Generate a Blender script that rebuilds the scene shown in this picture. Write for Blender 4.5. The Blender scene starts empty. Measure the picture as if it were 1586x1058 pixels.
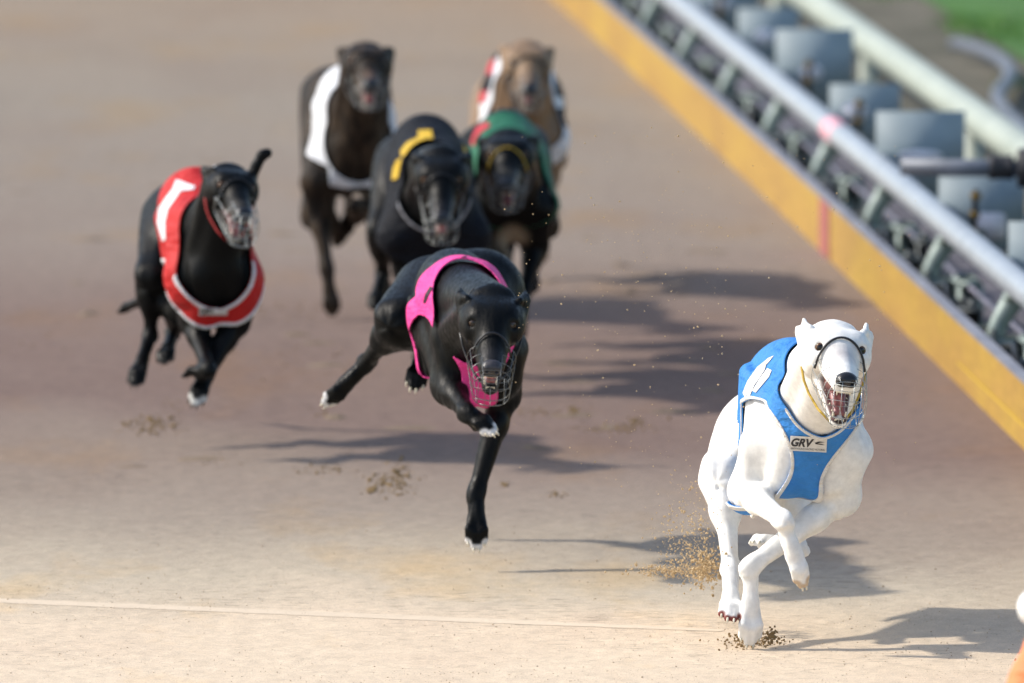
import bpy, math, random
import numpy as np
from mathutils import Vector

random.seed(7); RNG = np.random.RandomState(11)
C = bpy.context.scene.collection
scene = bpy.context.scene

# ------------------------------------------------------------------ camera
CAM_H = 2.6
LENS = 400.0
PW, PH = 1586.0, 1058.0
FPX = PW * LENS / 36.0
PITCH = math.atan((1100.0 + 529.0) / FPX)
cp, sp = math.cos(PITCH), math.sin(PITCH)
cam_d = bpy.data.cameras.new("camera"); cam = bpy.data.objects.new("camera", cam_d); C.objects.link(cam)
cam_d.lens = LENS; cam_d.sensor_width = 36.0; cam_d.clip_end = 2000.0; cam_d.clip_start = 0.5
cam.location = (0, 0, CAM_H); cam.rotation_euler = (math.pi / 2 - PITCH, 0, 0)
cam_d.dof.use_dof = True; cam_d.dof.focus_distance = 21.75; cam_d.dof.aperture_fstop = 5.6
scene.camera = cam

# ------------------------------------------------------------------ light
SUN_EL, SUN_AZ = 38.0, -98.0          # azimuth measured from the camera side (-Y) towards +X; -90 = straight from the left
w = bpy.data.worlds.new("World"); scene.world = w; w.use_nodes = True
nt = w.node_tree
sky = nt.nodes.new("ShaderNodeTexSky"); sky.sky_type = 'NISHITA'; sky.sun_disc = False
sky.sun_elevation = math.radians(SUN_EL); sky.air_density = 1.0; sky.dust_density = 1.6; sky.ozone_density = 1.0
to_sun = Vector((math.sin(math.radians(SUN_AZ)) * math.cos(math.radians(SUN_EL)),
                 -math.cos(math.radians(SUN_AZ)) * math.cos(math.radians(SUN_EL)), math.sin(math.radians(SUN_EL))))
sky.sun_rotation = math.atan2(to_sun.x, to_sun.y)
bg = nt.nodes["Background"]; bg.inputs[1].default_value = 0.15
nt.links.new(sky.outputs[0], bg.inputs[0])
sun_d = bpy.data.lights.new("sun", 'SUN'); sun_d.energy = 3.1; sun_d.angle = math.radians(2.0); sun_d.color = (1.0, 0.93, 0.83)
sun = bpy.data.objects.new("sun", sun_d); C.objects.link(sun)
sun.rotation_euler = (-to_sun).to_track_quat('-Z', 'Y').to_euler()
scene.view_settings.view_transform = 'Standard'; scene.view_settings.look = 'None'
scene.view_settings.exposure = 0.55; scene.view_settings.gamma = 1.0

# ------------------------------------------------------------------ projection helpers (photo pixel -> place)
def ray(px, py):
    u = (px - PW / 2) / FPX; v = (PH / 2 - py) / FPX
    return np.array([u, cp + v * sp, -sp + v * cp])
def at(px, py, Y):
    r = ray(px, py); return np.array([0, 0, CAM_H]) + r * (Y / r[1])
def gp(px, py, z=0.0):
    r = ray(px, py); return np.array([0, 0, CAM_H]) + r * ((z - CAM_H) / r[2])
def project(P):
    q = P - np.array([0, 0, CAM_H])
    d = q[:, 1] * cp - q[:, 2] * sp
    return np.stack([PW / 2 + FPX * q[:, 0] / d, PH / 2 - FPX * (q[:, 1] * sp + q[:, 2] * cp) / d], 1)

# ------------------------------------------------------------------ object helpers
def tag(o, label=None, cat=None, group=None, kind=None):
    if label: o['label'] = label
    if cat: o['category'] = cat
    if group: o['group'] = group
    if kind: o['kind'] = kind
    return o
def empty(name, loc):
    o = bpy.data.objects.new(name, None); o.empty_display_size = 0.05
    o.location = loc; C.objects.link(o); return o
def mesh_obj(name, V, F, mat, parent=None, origin=None, smooth=True, colors=None, mats=None):
    V = np.asarray(V, float)
    if origin is not None: V = V - np.asarray(origin)
    me = bpy.data.meshes.new(name)
    if isinstance(F, np.ndarray):
        n, k = F.shape
        me.vertices.add(len(V)); me.vertices.foreach_set("co", V.astype(np.float32).ravel())
        me.loops.add(n * k); me.loops.foreach_set("vertex_index", F.astype(np.int32).ravel())
        me.polygons.add(n); me.polygons.foreach_set("loop_start", np.arange(0, n * k, k, dtype=np.int32))
        me.update(calc_edges=True); me.validate()
    else:
        me.from_pydata([tuple(v) for v in V], [], [tuple(f) for f in F]); me.update()
    if smooth: me.polygons.foreach_set("use_smooth", [True] * len(me.polygons))
    if colors is not None:
        at_ = me.color_attributes.new("coat", 'FLOAT_COLOR', 'POINT')
        c4 = np.ones((len(V), 4), np.float32); c4[:, :3] = colors
        at_.data.foreach_set("color", c4.ravel())
    me.materials.append(mat)
    o = bpy.data.objects.new(name, me); C.objects.link(o)
    if parent is not None: o.parent = parent
    return o

class MB:                                  # collects shapes into ONE mesh
    def __init__(s): s.V = []; s.F = []
    def add(s, V, F):
        b = len(s.V); s.V += [tuple(v) for v in V]; s.F += [tuple(b + i for i in f) for f in F]; return s
    def tube(s, pts, r, n=8, cap=True, closed=False):
        pts = [np.asarray(p, float) for p in pts]; m = len(pts)
        rs = r if hasattr(r, '__len__') else [r] * m
        T = []
        for i in range(m):
            a = pts[(i - 1) % m] if (closed or i > 0) else pts[i]
            b = pts[(i + 1) % m] if (closed or i < m - 1) else pts[i]
            t = b - a; T.append(t / (np.linalg.norm(t) + 1e-12))
        ref = np.array([0, 0, 1.0]) if abs(T[0][2]) < .9 else np.array([1.0, 0, 0])
        nrm = np.cross(T[0], ref); nrm /= np.linalg.norm(nrm)
        V = []
        for i in range(m):
            nrm = nrm - T[i] * np.dot(nrm, T[i]); nrm /= np.linalg.norm(nrm)
            bn = np.cross(T[i], nrm)
            for j in range(n):
                a = 2 * math.pi * j / n
                V.append(pts[i] + rs[i] * (math.cos(a) * nrm + math.sin(a) * bn))
        Fc = []
        for i in range(m if closed else m - 1):
            i2 = (i + 1) % m
            for j in range(n):
                j2 = (j + 1) % n
                Fc.append((i * n + j, i * n + j2, i2 * n + j2, i2 * n + j))
        if cap and not closed:
            Fc.append(tuple(range(n))[::-1]); Fc.append(tuple((m - 1) * n + j for j in range(n)))
        return s.add(V, Fc)
    def box(s, c, size, ax=None, bev=0.0):
        c = np.asarray(c, float); ax = np.eye(3) if ax is None else np.asarray(ax)
        h = np.asarray(size) / 2.0; b = min(bev, h.min() * .9)
        if b <= 0:
            V = [c + ax.T @ (np.array([x, y, z]) * h) for x in (-1, 1) for y in (-1, 1) for z in (-1, 1)]
            return s.add(V, [(0, 1, 3, 2), (4, 6, 7, 5), (0, 4, 5, 1), (2, 3, 7, 6), (0, 2, 6, 4), (1, 5, 7, 3)])
        # chamfered box
        V = []; idx = {}
        for x in (-1, 1):
            for y in (-1, 1):
                for z in (-1, 1):
                    for k in range(3):
                        p = np.array([x, y, z]) * (h - b); p[k] = [x, y, z][k] * h[k]
                        idx[(x, y, z, k)] = len(V); V.append(c + ax.T @ p)
        Fc = []
        for k in range(3):
            i, j = (k + 1) % 3, (k + 2) % 3
            for sg in (-1, 1):
                q = []
                for a, d in ((-1, -1), (1, -1), (1, 1), (-1, 1)):
                    t = [0, 0, 0]; t[k] = sg; t[i] = a; t[j] = d; q.append(idx[(*t, k)])
                Fc.append(tuple(q if sg > 0 else q[::-1]))
        for k in range(3):
            i, j = (k + 1) % 3, (k + 2) % 3
            for a in (-1, 1):
                for d in (-1, 1):
                    t0 = [0, 0, 0]; t1 = [0, 0, 0]
                    t0[k] = -1; t1[k] = 1; t0[i] = t1[i] = a; t0[j] = t1[j] = d
                    q = (idx[(*t0, i)], idx[(*t1, i)], idx[(*t1, j)], idx[(*t0, j)])
                    Fc.append(q if a * d > 0 else q[::-1])
        for x in (-1, 1):
            for y in (-1, 1):
                for z in (-1, 1):
                    q = tuple(idx[(x, y, z, k)] for k in range(3))
                    Fc.append(q if x * y * z > 0 else q[::-1])
        return s.add(V, Fc)
    def lathe(s, base, axis, prof, n=16):   # prof: (height along axis, radius)
        base = np.asarray(base, float); axis = np.asarray(axis, float) / np.linalg.norm(axis)
        ref = np.array([0, 0, 1.0]) if abs(axis[2]) < .9 else np.array([1.0, 0, 0])
        a = np.cross(axis, ref); a /= np.linalg.norm(a); b = np.cross(axis, a)
        V = []
        for h, r in prof:
            for j in range(n):
                t = 2 * math.pi * j / n; V.append(base + axis * h + r * (math.cos(t) * a + math.sin(t) * b))
        Fc = [(i * n + j, i * n + (j + 1) % n, (i + 1) * n + (j + 1) % n, (i + 1) * n + j) for i in range(len(prof) - 1) for j in range(n)]
        Fc.append(tuple(range(n))[::-1]); Fc.append(tuple((len(prof) - 1) * n + j for j in range(n)))
        return s.add(V, Fc)
    def ball(s, c, rad, ax=None, nu=14, nv=9):
        c = np.asarray(c, float); ax = np.eye(3) if ax is None else np.asarray(ax)
        rad = np.asarray(rad if hasattr(rad, '__len__') else [rad] * 3)
        V = [c + ax.T @ (np.array([0, 0, 1.]) * rad)]
        for i in range(1, nv):
            th = math.pi * i / nv
            for j in range(nu):
                ph = 2 * math.pi * j / nu
                V.append(c + ax.T @ (np.array([math.sin(th) * math.cos(ph), math.sin(th) * math.sin(ph), math.cos(th)]) * rad))
        V.append(c + ax.T @ (np.array([0, 0, -1.]) * rad))
        Fc = [(0, 1 + j, 1 + (j + 1) % nu) for j in range(nu)]
        for i in range(nv - 2):
            for j in range(nu):
                a = 1 + i * nu + j; b = 1 + i * nu + (j + 1) % nu
                Fc.append((a, a + nu, b + nu, b))
        L = len(V) - 1; o = 1 + (nv - 2) * nu
        Fc += [(L, o + (j + 1) % nu, o + j) for j in range(nu)]
        return s.add(V, Fc)
    def build(s, name, mat, parent=None, origin=None, smooth=True):
        return mesh_obj(name, s.V, s.F, mat, parent, origin, smooth)

# ------------------------------------------------------------------ materials
def principled(name, col=(.5, .5, .5), rough=.6, metal=0.0, spec=.5):
    m = bpy.data.materials.new(name); m.use_nodes = True
    b = m.node_tree.nodes["Principled BSDF"]
    b.inputs["Base Color"].default_value = (*col, 1); b.inputs["Roughness"].default_value = rough
    b.inputs["Metallic"].default_value = metal; b.inputs["Specular IOR Level"].default_value = spec
    return m
def N(m, t, **kw):
    n = m.node_tree.nodes.new(t)
    for k, v in kw.items(): setattr(n, k, v)
    return n
def L(m, a, b): m.node_tree.links.new(a, b)
def bsdf(m): return m.node_tree.nodes["Principled BSDF"]
def noise(m, scale, detail=4, rough=.55, vec=None, sc3=None):
    t = N(m, "ShaderNodeTexNoise"); t.inputs["Scale"].default_value = scale
    t.inputs["Detail"].default_value = detail; t.inputs["Roughness"].default_value = rough
    if vec is None:
        tc = N(m, "ShaderNodeTexCoord"); vec = tc.outputs["Object"]
    if sc3:
        mp = N(m, "ShaderNodeMapping"); mp.inputs["Scale"].default_value = sc3; L(m, vec, mp.inputs[0]); vec = mp.outputs[0]
    L(m, vec, t.inputs["Vector"]); return t
def ramp(m, src, stops):
    r = N(m, "ShaderNodeValToRGB"); e = r.color_ramp.elements
    while len(e) < len(stops): e.new(.5)
    for i, (p, c) in enumerate(stops):
        e[i].position = p; e[i].color = (*(c if hasattr(c, '__len__') else (c, c, c)), 1)
    L(m, src, r.inputs[0]); return r
def mixc(m, fac, a, b, blend='MIX'):
    x = N(m, "ShaderNodeMix", data_type='RGBA', blend_type=blend)
    for s, v in ((x.inputs[0], fac), (x.inputs[6], a), (x.inputs[7], b)):
        if hasattr(v, 'links') or hasattr(v, 'is_linked'): L(m, v, s)
        else: s.default_value = v if not hasattr(v, '__len__') else (*v, 1)
    return x.outputs[2]
def bump(m, src, strength, dist, prev=None):
    b = N(m, "ShaderNodeBump"); b.inputs["Strength"].default_value = strength; b.inputs["Distance"].default_value = dist
    L(m, src, b.inputs["Height"])
    if prev: L(m, prev, b.inputs["Normal"])
    return b.outputs[0]
def mottled(name, c1, c2, rough=.6, metal=0.0, scale=9, bmp=.2, bscale=60, spec=.5):
    m = principled(name, c1, rough, metal, spec)
    n = noise(m, scale, 5); r = ramp(m, n.outputs[0], [(.35, c1), (.68, c2)])
    L(m, r.outputs[0], bsdf(m).inputs["Base Color"])
    n2 = noise(m, bscale, 3); L(m, bump(m, n2.outputs[0], bmp, .003), bsdf(m).inputs["Normal"])
    return m
def coat_material(name, rough, spec, sheen=0.0, sheen_rough=.4, brindle=None, bs=1.0):
    m = principled(name, (.5, .5, .5), rough, 0, spec)
    a = N(m, "ShaderNodeVertexColor", layer_name="coat")
    n = noise(m, 60, 4, .6); r = ramp(m, n.outputs[0], [(.3, (.82,) * 3), (.7, (1.0,) * 3)])
    col = mixc(m, 1.0, a.outputs[0], r.outputs[0], 'MULTIPLY')
    if brindle:
        nb = noise(m, 34, 5, .62, sc3=(1.0, .5, .4)); rb = ramp(m, nb.outputs[0], [(.45, 0.0), (.62, 1.0)])
        col = mixc(m, rb.outputs[0], col, brindle)
    L(m, col, bsdf(m).inputs["Base Color"])
    n2 = noise(m, 520, 3, .65, sc3=(1, .35, .14)); n3 = noise(m, 46, 4, .55, sc3=(1, .5, .30)); n4 = noise(m, 170, 3, .6, sc3=(1, .4, .18))
    b1 = bump(m, n3.outputs[0], .30 * bs, .006); b2 = bump(m, n4.outputs[0], .35 * bs, .0025, b1); L(m, bump(m, n2.outputs[0], .45 * bs, .0012, b2), bsdf(m).inputs["Normal"])
    rr = ramp(m, n4.outputs[0], [(.35, max(.2, rough - .14)), (.65, min(1.0, rough + .12))]); L(m, rr.outputs[0], bsdf(m).inputs["Roughness"])
    if sheen:
        bsdf(m).inputs["Sheen Weight"].default_value = sheen; bsdf(m).inputs["Sheen Roughness"].default_value = sheen_rough
    return m
def cloth(name, col, var=.82, rough=.62, spec=.3):
    m = principled(name, col, rough, 0, spec)
    n = noise(m, 22, 4); r = ramp(m, n.outputs[0], [(.3, tuple(c * var for c in col)), (.7, col)])
    L(m, r.outputs[0], bsdf(m).inputs["Base Color"])
    n2 = noise(m, 13, 4, .55, sc3=(1, .6, 1.6)); n3 = noise(m, 900, 2)
    b1 = bump(m, n2.outputs[0], .9, .026); L(m, bump(m, n3.outputs[0], .15, .0008, b1), bsdf(m).inputs["Normal"])
    return m

# ------------------------------------------------------------------ distance-field modeller for the animals
class Field:
    def __init__(s): s.P = []
    def rc(s, a, b, ra, rb, k=.02, g='', neg=False): s.P.append(('rc', np.asarray(a, float), np.asarray(b, float), ra, rb, k, g, neg))
    def el(s, c, ax, rad, k=.02, g='', neg=False): s.P.append(('el', np.asarray(c, float), np.asarray(ax, float), np.asarray(rad, float), 0, k, g, neg))
    def sample(s, h, only=None, kmul=1.0, off=0.0, pad=.03):
        P = [p for p in s.P if only is None or p[6] in only]
        lo = np.full(3, 1e9); hi = -lo
        for p in P:
            if p[7]: continue
            if p[0] == 'rc':
                for c, r in ((p[1], p[3]), (p[2], p[4])): lo = np.minimum(lo, c - r); hi = np.maximum(hi, c + r)
            else:
                e = np.sqrt(((p[2] * p[3][:, None]) ** 2).sum(0)); lo = np.minimum(lo, p[1] - e); hi = np.maximum(hi, p[1] + e)
        lo -= pad + off; hi += pad + off
        n = np.ceil((hi - lo) / h).astype(int) + 1
        D = np.full(n, .12, np.float32)
        for p in P:
            k = p[5] * kmul; m = k + off + 3 * h
            if p[0] == 'rc':
                l0 = np.minimum(p[1] - p[3], p[2] - p[4]) - m; h0 = np.maximum(p[1] + p[3], p[2] + p[4]) + m
            else:
                e = np.sqrt(((p[2] * p[3][:, None]) ** 2).sum(0)); l0 = p[1] - e - m; h0 = p[1] + e + m
            i0 = np.clip(np.floor((l0 - lo) / h).astype(int), 0, n - 1); i1 = np.clip(np.ceil((h0 - lo) / h).astype(int) + 1, 1, n)
            if (i1 <= i0).any(): continue
            X = (lo[0] + h * np.arange(i0[0], i1[0])).astype(np.float32)[:, None, None]
            Y = (lo[1] + h * np.arange(i0[1], i1[1])).astype(np.float32)[None, :, None]
            Z = (lo[2] + h * np.arange(i0[2], i1[2])).astype(np.float32)[None, None, :]
            if p[0] == 'rc':
                a, b, ra, rb = p[1], p[2], p[3], p[4]; ab = b - a; L2 = float(ab @ ab) + 1e-12
                px, py, pz = X - np.float32(a[0]), Y - np.float32(a[1]), Z - np.float32(a[2])
                t = np.clip((px * np.float32(ab[0]) + py * np.float32(ab[1]) + pz * np.float32(ab[2])) / np.float32(L2), 0, 1)
                d = np.sqrt((px - t * np.float32(ab[0])) ** 2 + (py - t * np.float32(ab[1])) ** 2 + (pz - t * np.float32(ab[2])) ** 2) - (np.float32(ra) + t * np.float32(rb - ra))
            else:
                c, A, r = p[1], p[2].astype(np.float32), p[3]
                px, py, pz = X - np.float32(c[0]), Y - np.float32(c[1]), Z - np.float32(c[2])
                q = [(px * A[i, 0] + py * A[i, 1] + pz * A[i, 2]) / np.float32(r[i]) for i in range(3)]
                k0 = np.sqrt(q[0] ** 2 + q[1] ** 2 + q[2] ** 2)
                k1 = np.sqrt((q[0] / np.float32(r[0])) ** 2 + (q[1] / np.float32(r[1])) ** 2 + (q[2] / np.float32(r[2])) ** 2)
                d = k0 * (k0 - 1) / (k1 + 1e-6)
                d = np.where(k0 < .05, -np.float32(r.min()), d)
            sl = (slice(i0[0], i1[0]), slice(i0[1], i1[1]), slice(i0[2], i1[2])); e = D[sl]
            kk = np.float32(max(k, 1e-4))
            if p[7]:
                hh = np.maximum(kk - np.abs(e + d), 0) / kk; D[sl] = np.maximum(e, -d) + hh * hh * kk * .25
            else:
                hh = np.maximum(kk - np.abs(e - d), 0) / kk; D[sl] = np.minimum(e, d) - hh * hh * kk * .25
        return D - np.float32(off), lo

def surface_nets(D, lo, h):
    S = D < 0; n = D.shape
    cs = np.zeros(tuple(x - 1 for x in n), np.int8)
    for dx in (0, 1):
        for dy in (0, 1):
            for dz in (0, 1):
                cs += S[dx:n[0] - 1 + dx, dy:n[1] - 1 + dy, dz:n[2] - 1 + dz]
    act = (cs > 0) & (cs < 8); I = np.argwhere(act)
    idx = np.full(act.shape, -1, np.int32); idx[act] = np.arange(len(I))
    cor = [(x, y, z) for x in (0, 1) for y in (0, 1) for z in (0, 1)]
    val = {c: D[I[:, 0] + c[0], I[:, 1] + c[1], I[:, 2] + c[2]] for c in cor}
    acc = np.zeros((len(I), 3)); cnt = np.zeros(len(I))
    for c in cor:
        for ax in range(3):
            if c[ax]: continue
            c2 = list(c); c2[ax] = 1; c2 = tuple(c2); a, b = val[c], val[c2]
            m = (a < 0) != (b < 0); t = np.where(m, a / np.where(m, a - b, 1), 0)
            for q in range(3): acc[:, q] += np.where(m, c[q] + (t if q == ax else 0), 0)
            cnt += m
    V = lo + h * (I + acc / cnt[:, None])
    Q = []
    for ax in range(3):
        b, c = (ax + 1) % 3, (ax + 2) % 3
        sl0 = [slice(None)] * 3; sl1 = [slice(None)] * 3; sl0[ax] = slice(0, -1); sl1[ax] = slice(1, None)
        cr = S[tuple(sl0)] != S[tuple(sl1)]; E_ = np.argwhere(cr)
        ok = (E_[:, b] > 0) & (E_[:, c] > 0) & (E_[:, b] < n[b] - 1) & (E_[:, c] < n[c] - 1); E_ = E_[ok]
        flip = ~S[E_[:, 0], E_[:, 1], E_[:, 2]]
        def g(ob, oc):
            J = E_.copy(); J[:, b] += ob; J[:, c] += oc; return idx[J[:, 0], J[:, 1], J[:, 2]]
        q = np.stack([g(-1, -1), g(0, -1), g(0, 0), g(-1, 0)], 1); q[flip] = q[flip][:, ::-1]; Q.append(q)
    return V, np.concatenate(Q)
def relax(V, Q, it=1, f=.5):
    for _ in range(it):
        A = np.zeros_like(V); c = np.zeros(len(V))
        for i in range(4):
            for j in (1, 3):
                np.add.at(A, Q[:, i], V[Q[:, (i + j) % 4]]); np.add.at(c, Q[:, i], 1)
        V = V + f * (A / np.maximum(c, 1)[:, None] - V)
    return V
def vnormals(V, T):
    n = np.cross(V[T[:, 1]] - V[T[:, 0]], V[T[:, 2]] - V[T[:, 0]]); A = np.zeros_like(V)
    for i in range(T.shape[1]): np.add.at(A, T[:, i], n)
    return A / (np.linalg.norm(A, axis=1)[:, None] + 1e-12)
def clip(V, T, m, *attrs):
    """keep the part of a triangle mesh where m > 0, cutting triangles along m = 0"""
    pos = m > 0; s = pos[T].sum(1)
    full = T[s == 3]; newV = [V]; nattr = [[a] for a in attrs]; cache = {}; nxt = len(V); out = []
    add_i = []; add_j = []; add_t = []
    def cut(i, j):
        nonlocal nxt
        key = (min(i, j), max(i, j))
        if key not in cache:
            t = m[i] / (m[i] - m[j]); add_i.append(i); add_j.append(j); add_t.append(t); cache[key] = nxt; nxt += 1
        return cache[key]
    for t in T[(s == 1) | (s == 2)]:
        if pos[t].sum() == 1:
            while not pos[t[0]]: t = np.roll(t, -1)
            out.append((t[0], cut(t[0], t[1]), cut(t[0], t[2])))
        else:
            while pos[t[0]]: t = np.roll(t, -1)
            a = cut(t[1], t[0]); b = cut(t[2], t[0])
            out.append((a, t[1], t[2])); out.append((a, t[2], b))
    ai, aj, at2 = np.array(add_i, int), np.array(add_j, int), np.array(add_t)
    def ext(a):
        if len(ai) == 0: return a
        tt = at2 if a.ndim == 1 else at2[:, None]
        return np.concatenate([a, a[ai] * (1 - tt) + a[aj] * tt])
    TT = np.concatenate([full, np.array(out, int).reshape(-1, 3)])
    Vn = ext(V); A = [ext(a) for a in attrs]
    used, inv = np.unique(TT, return_inverse=True)
    return (Vn[used], inv.reshape(-1, 3), *[a[used] for a in A])
def poly_sd(P, poly):
    """signed distance, positive inside a 2-D polygon"""
    poly = np.asarray(poly, float); d = np.full(len(P), 1e9); ins = np.zeros(len(P), bool); n = len(poly)
    for i in range(n):
        a, b = poly[i], poly[(i + 1) % n]; e = b - a; q = P - a
        t = np.clip((q @ e) / (e @ e), 0, 1); d = np.minimum(d, np.linalg.norm(q - t[:, None] * e, axis=1))
        c = ((a[1] > P[:, 1]) != (b[1] > P[:, 1])) & (P[:, 0] < (b[0] - a[0]) * (P[:, 1] - a[1]) / (b[1] - a[1] + 1e-12) + a[0])
        ins ^= c
    return np.where(ins, d, -d)

# ------------------------------------------------------------------ shared materials
M_nose = mottled("nose leather", (.012, .012, .014), (.022, .022, .025), .32, 0, 40, .35, 260)
M_nose_l = mottled("nose leather grey", (.02, .02, .024), (.05, .045, .05), .38, 0, 40, .35, 260)
M_tongue = mottled("tongue", (.27, .10, .10), (.15, .05, .05), .35, 0, 60, .3, 200)
M_mouth = mottled("mouth lining", (.20, .075, .07), (.10, .035, .035), .45, 0, 50, .2, 200)
M_tooth = mottled("tooth enamel", (.72, .68, .56), (.6, .55, .42), .3, 0, 80, .1, 200)
M_rim = principled("eyelid rim", (.012, .011, .011), .45)
M_wire = mottled("muzzle wire", (.42, .44, .43), (.30, .33, .33), .38, .85, 60, .1, 200)
M_wire_d = mottled("dull wire", (.20, .21, .21), (.12, .13, .13), .4, .85, 60, .1, 200)
M_wire_b = principled("black coated wire", (.010, .011, .014), .4)
M_yellow_strap = cloth("yellow strap", (.46, .31, .04))
M_red_strap = cloth("red strap", (.42, .03, .03))
M_white_pl = principled("white plastic", (.75, .77, .76), .4)
def eye_material():
    m = principled("eye", (.05, .03, .02), .12, 0, .35)
    at_ = N(m, "ShaderNodeVertexColor", layer_name="coat"); L(m, at_.outputs[0], bsdf(m).inputs["Base Color"])
    bsdf(m).inputs["Coat Weight"].default_value = .15; bsdf(m).inputs["Coat Roughness"].default_value = .03
    return m
M_eye = eye_material()

# ------------------------------------------------------------------ greyhound
def unit(v): v = np.asarray(v, float); return v / np.linalg.norm(v)
def frame(yaw, pitch, roll):
    """rows f,u,l of an animal frame: yaw turns towards the photo's right, pitch lowers the front, roll tips the top to the photo's left"""
    y, p, r = map(math.radians, (yaw, pitch, roll))
    f = np.array([math.sin(y) * math.cos(p), -math.cos(y) * math.cos(p), -math.sin(p)])
    l0 = np.array([math.cos(y), math.sin(y), 0.0]); u0 = np.cross(f, l0)
    if u0[2] < 0: u0 = -u0
    u = u0 * math.cos(r) - l0 * math.sin(r); l = l0 * math.cos(r) + u0 * math.sin(r)
    return np.stack([f, u, l])

def greyhound(sp_):
    S = sp_; Y0 = S['Y']; O = at(*S['chest'], Y0); A = frame(*S['torso']); sc = S.get('scale', 1.0)
    bend = S.get('bend', 0.0)
    def tp(f, u, l):
        l = l + bend * max(0.0, -f - .25)
        return O + sc * (f * A[0] + u * A[1] + l * A[2])
    def J(j): return at(j[0], j[1], Y0 + j[2])
    Fd = Field(); arch = S.get('arch', 0.02); tk = S.get('tuck', 0.0)
    # --- trunk
    Fd.el(tp(-.075, .0, 0), A, np.array([.085, .115, .076]) * sc, .04, 'torso')
    Fd.el(tp(-.20, .005, 0), A, np.array([.18, .142, .084]) * sc, .05, 'torso')
    Fd.el(tp(-.34, .045 + arch * .5, 0), A, np.array([.15, .106, .072]) * sc, .05, 'torso')
    Fd.rc(tp(-.12, .095, 0), tp(-.36, .092 + arch, 0), .048 * sc, .055 * sc, .05, 'torso')
    Fd.rc(tp(-.36, .085 + arch, 0), tp(-.55 + tk * .3, .06 + arch - tk * .6, 0), .06 * sc, .055 * sc, .05, 'torso')
    Fd.el(tp(-.63 + tk * .5, .02 + arch * .6 - tk, 0), A, np.array([.10, .08, .078]) * sc, .06, 'rear')
    for s in (-1, 1):
        Fd.rc(tp(-.015, .02, s * .036), tp(-.04, -.085, s * .042), .046 * sc, .040 * sc, .025, 'torso')
        Fd.rc(tp(-.42, .085 + arch, s * .03), tp(-.56 + tk * .3, .055 + arch - tk * .6, s * .035), .035 * sc, .035 * sc, .03, 'torso')
        Fd.rc(tp(-.45, .0, s * .03), tp(-.58 + tk * .5, -.01 - tk * .7, s * .05), .045 * sc, .05 * sc, .05, 'rear')
    for k in range(5):                                                       # hint of ribs
        for s in (-1, 1):
            Fd.rc(tp(-.20 - .035 * k, .07, s * .088), tp(-.17 - .035 * k, -.06, s * .082), .0125 * sc, .011 * sc, .009, 'torso')
    # --- head frame
    hs = S['head']; H = frame(hs['yaw'], hs['pitch'], hs.get('roll', 0)); hsc = hs.get('scale', 1.0)
    E0 = at(hs['eye'][0], hs['eye'][1], Y0 + hs['eye'][2])
    def hp(f, u, l): return E0 + hsc * (f * H[0] + u * H[1] + l * H[2])
    def hrc(a, b, ra, rb, k=.012): Fd.rc(hp(*a), hp(*b), ra * hsc, rb * hsc, k * hsc, 'head')
    def hel(c, r, k=.012, neg=False): Fd.el(hp(*c), H, np.array(r) * hsc, k * hsc, 'head', neg)
    # --- neck
    nk = S.get('neck', 1.0)
    Fd.rc(tp(-.11, .085, 0), hp(-.078, -.014, 0), .068 * sc, .044 * nk * hsc, .035, 'neck')
    Fd.rc(tp(-.035, .01, 0), hp(-.07, -.035, 0), .066 * sc, .040 * nk * hsc, .03, 'neck')
    for s in (-1, 1):
        Fd.rc(tp(-.05, .02, s * .05), hp(-.075, -.02, s * .036), .034 * sc, .022 * hsc, .014, 'neck')
    # --- head
    op = hs.get('open', 18); ca, sa = math.cos(math.radians(op)), math.sin(math.radians(op))
    def jaw(f, u, l):                                                         # lower jaw swings about (-.05,-.03)
        df, du = f + .05, u + .03; return (-.05 + df * ca + du * sa, -.03 - df * sa + du * ca, l)
    hel((-.038, -.010, 0), (.056, .034, .053), .016)
    for s in (-1, 1): hel((-.030, -.010, s * .034), (.038, .030, .021), .016)          # temple
    hrc((-.075, .008, -.022), (-.075, .008, .022), .016, .016, .010)          # crest at the back of the skull
    hel((-.012, -.001, 0), (.040, .029, .046), .02)
    for s in (-1, 1):
        hel((-.012, .014, s * .030), (.022, .011, .012), .014)                # brow
        hel((-.020, -.020, s * .042), (.042, .024, .015), .016)              # cheekbone
        hel((-.050, -.034, s * .037), (.044, .036, .021), .016)              # jaw muscle
        hrc((.015, -.030, s * .0165), (.102, -.038, s * .0095), .0165, .0112, .010)   # lip
        hel((.011, .002, s * .0325), (.0125, .0115, .011), .005, neg=True)     # eye socket
        hrc((.006, .0145, s * .023), (.007, .0115, s * .042), .0042, .0040, .006)   # upper lid
        hrc((.017, -.0115, s * .024), (.006, -.0115, s * .042), .0045, .0045, .007)  # lower lid
        a = jaw(-.055, -.045, s * .030); b = jaw(.098, -.050, s * .006)
        hrc(a, b, .014, .0085, .010)
    hrc((.0, -.010, 0), (.108, -.026, 0), .0305, .0155, .024)                   # bridge
    a = jaw(.07, -.052, 0); b = jaw(.100, -.050, 0); hrc(a, b, .012, .0125, .008)    # chin
    a = jaw(-.03, -.055, 0); b = jaw(.05, -.055, 0); hrc(a, b, .016, .012, .012)
    # ears (rose ears folded back, or flung up)
    ears = S.get('ears', (None, None))
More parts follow.
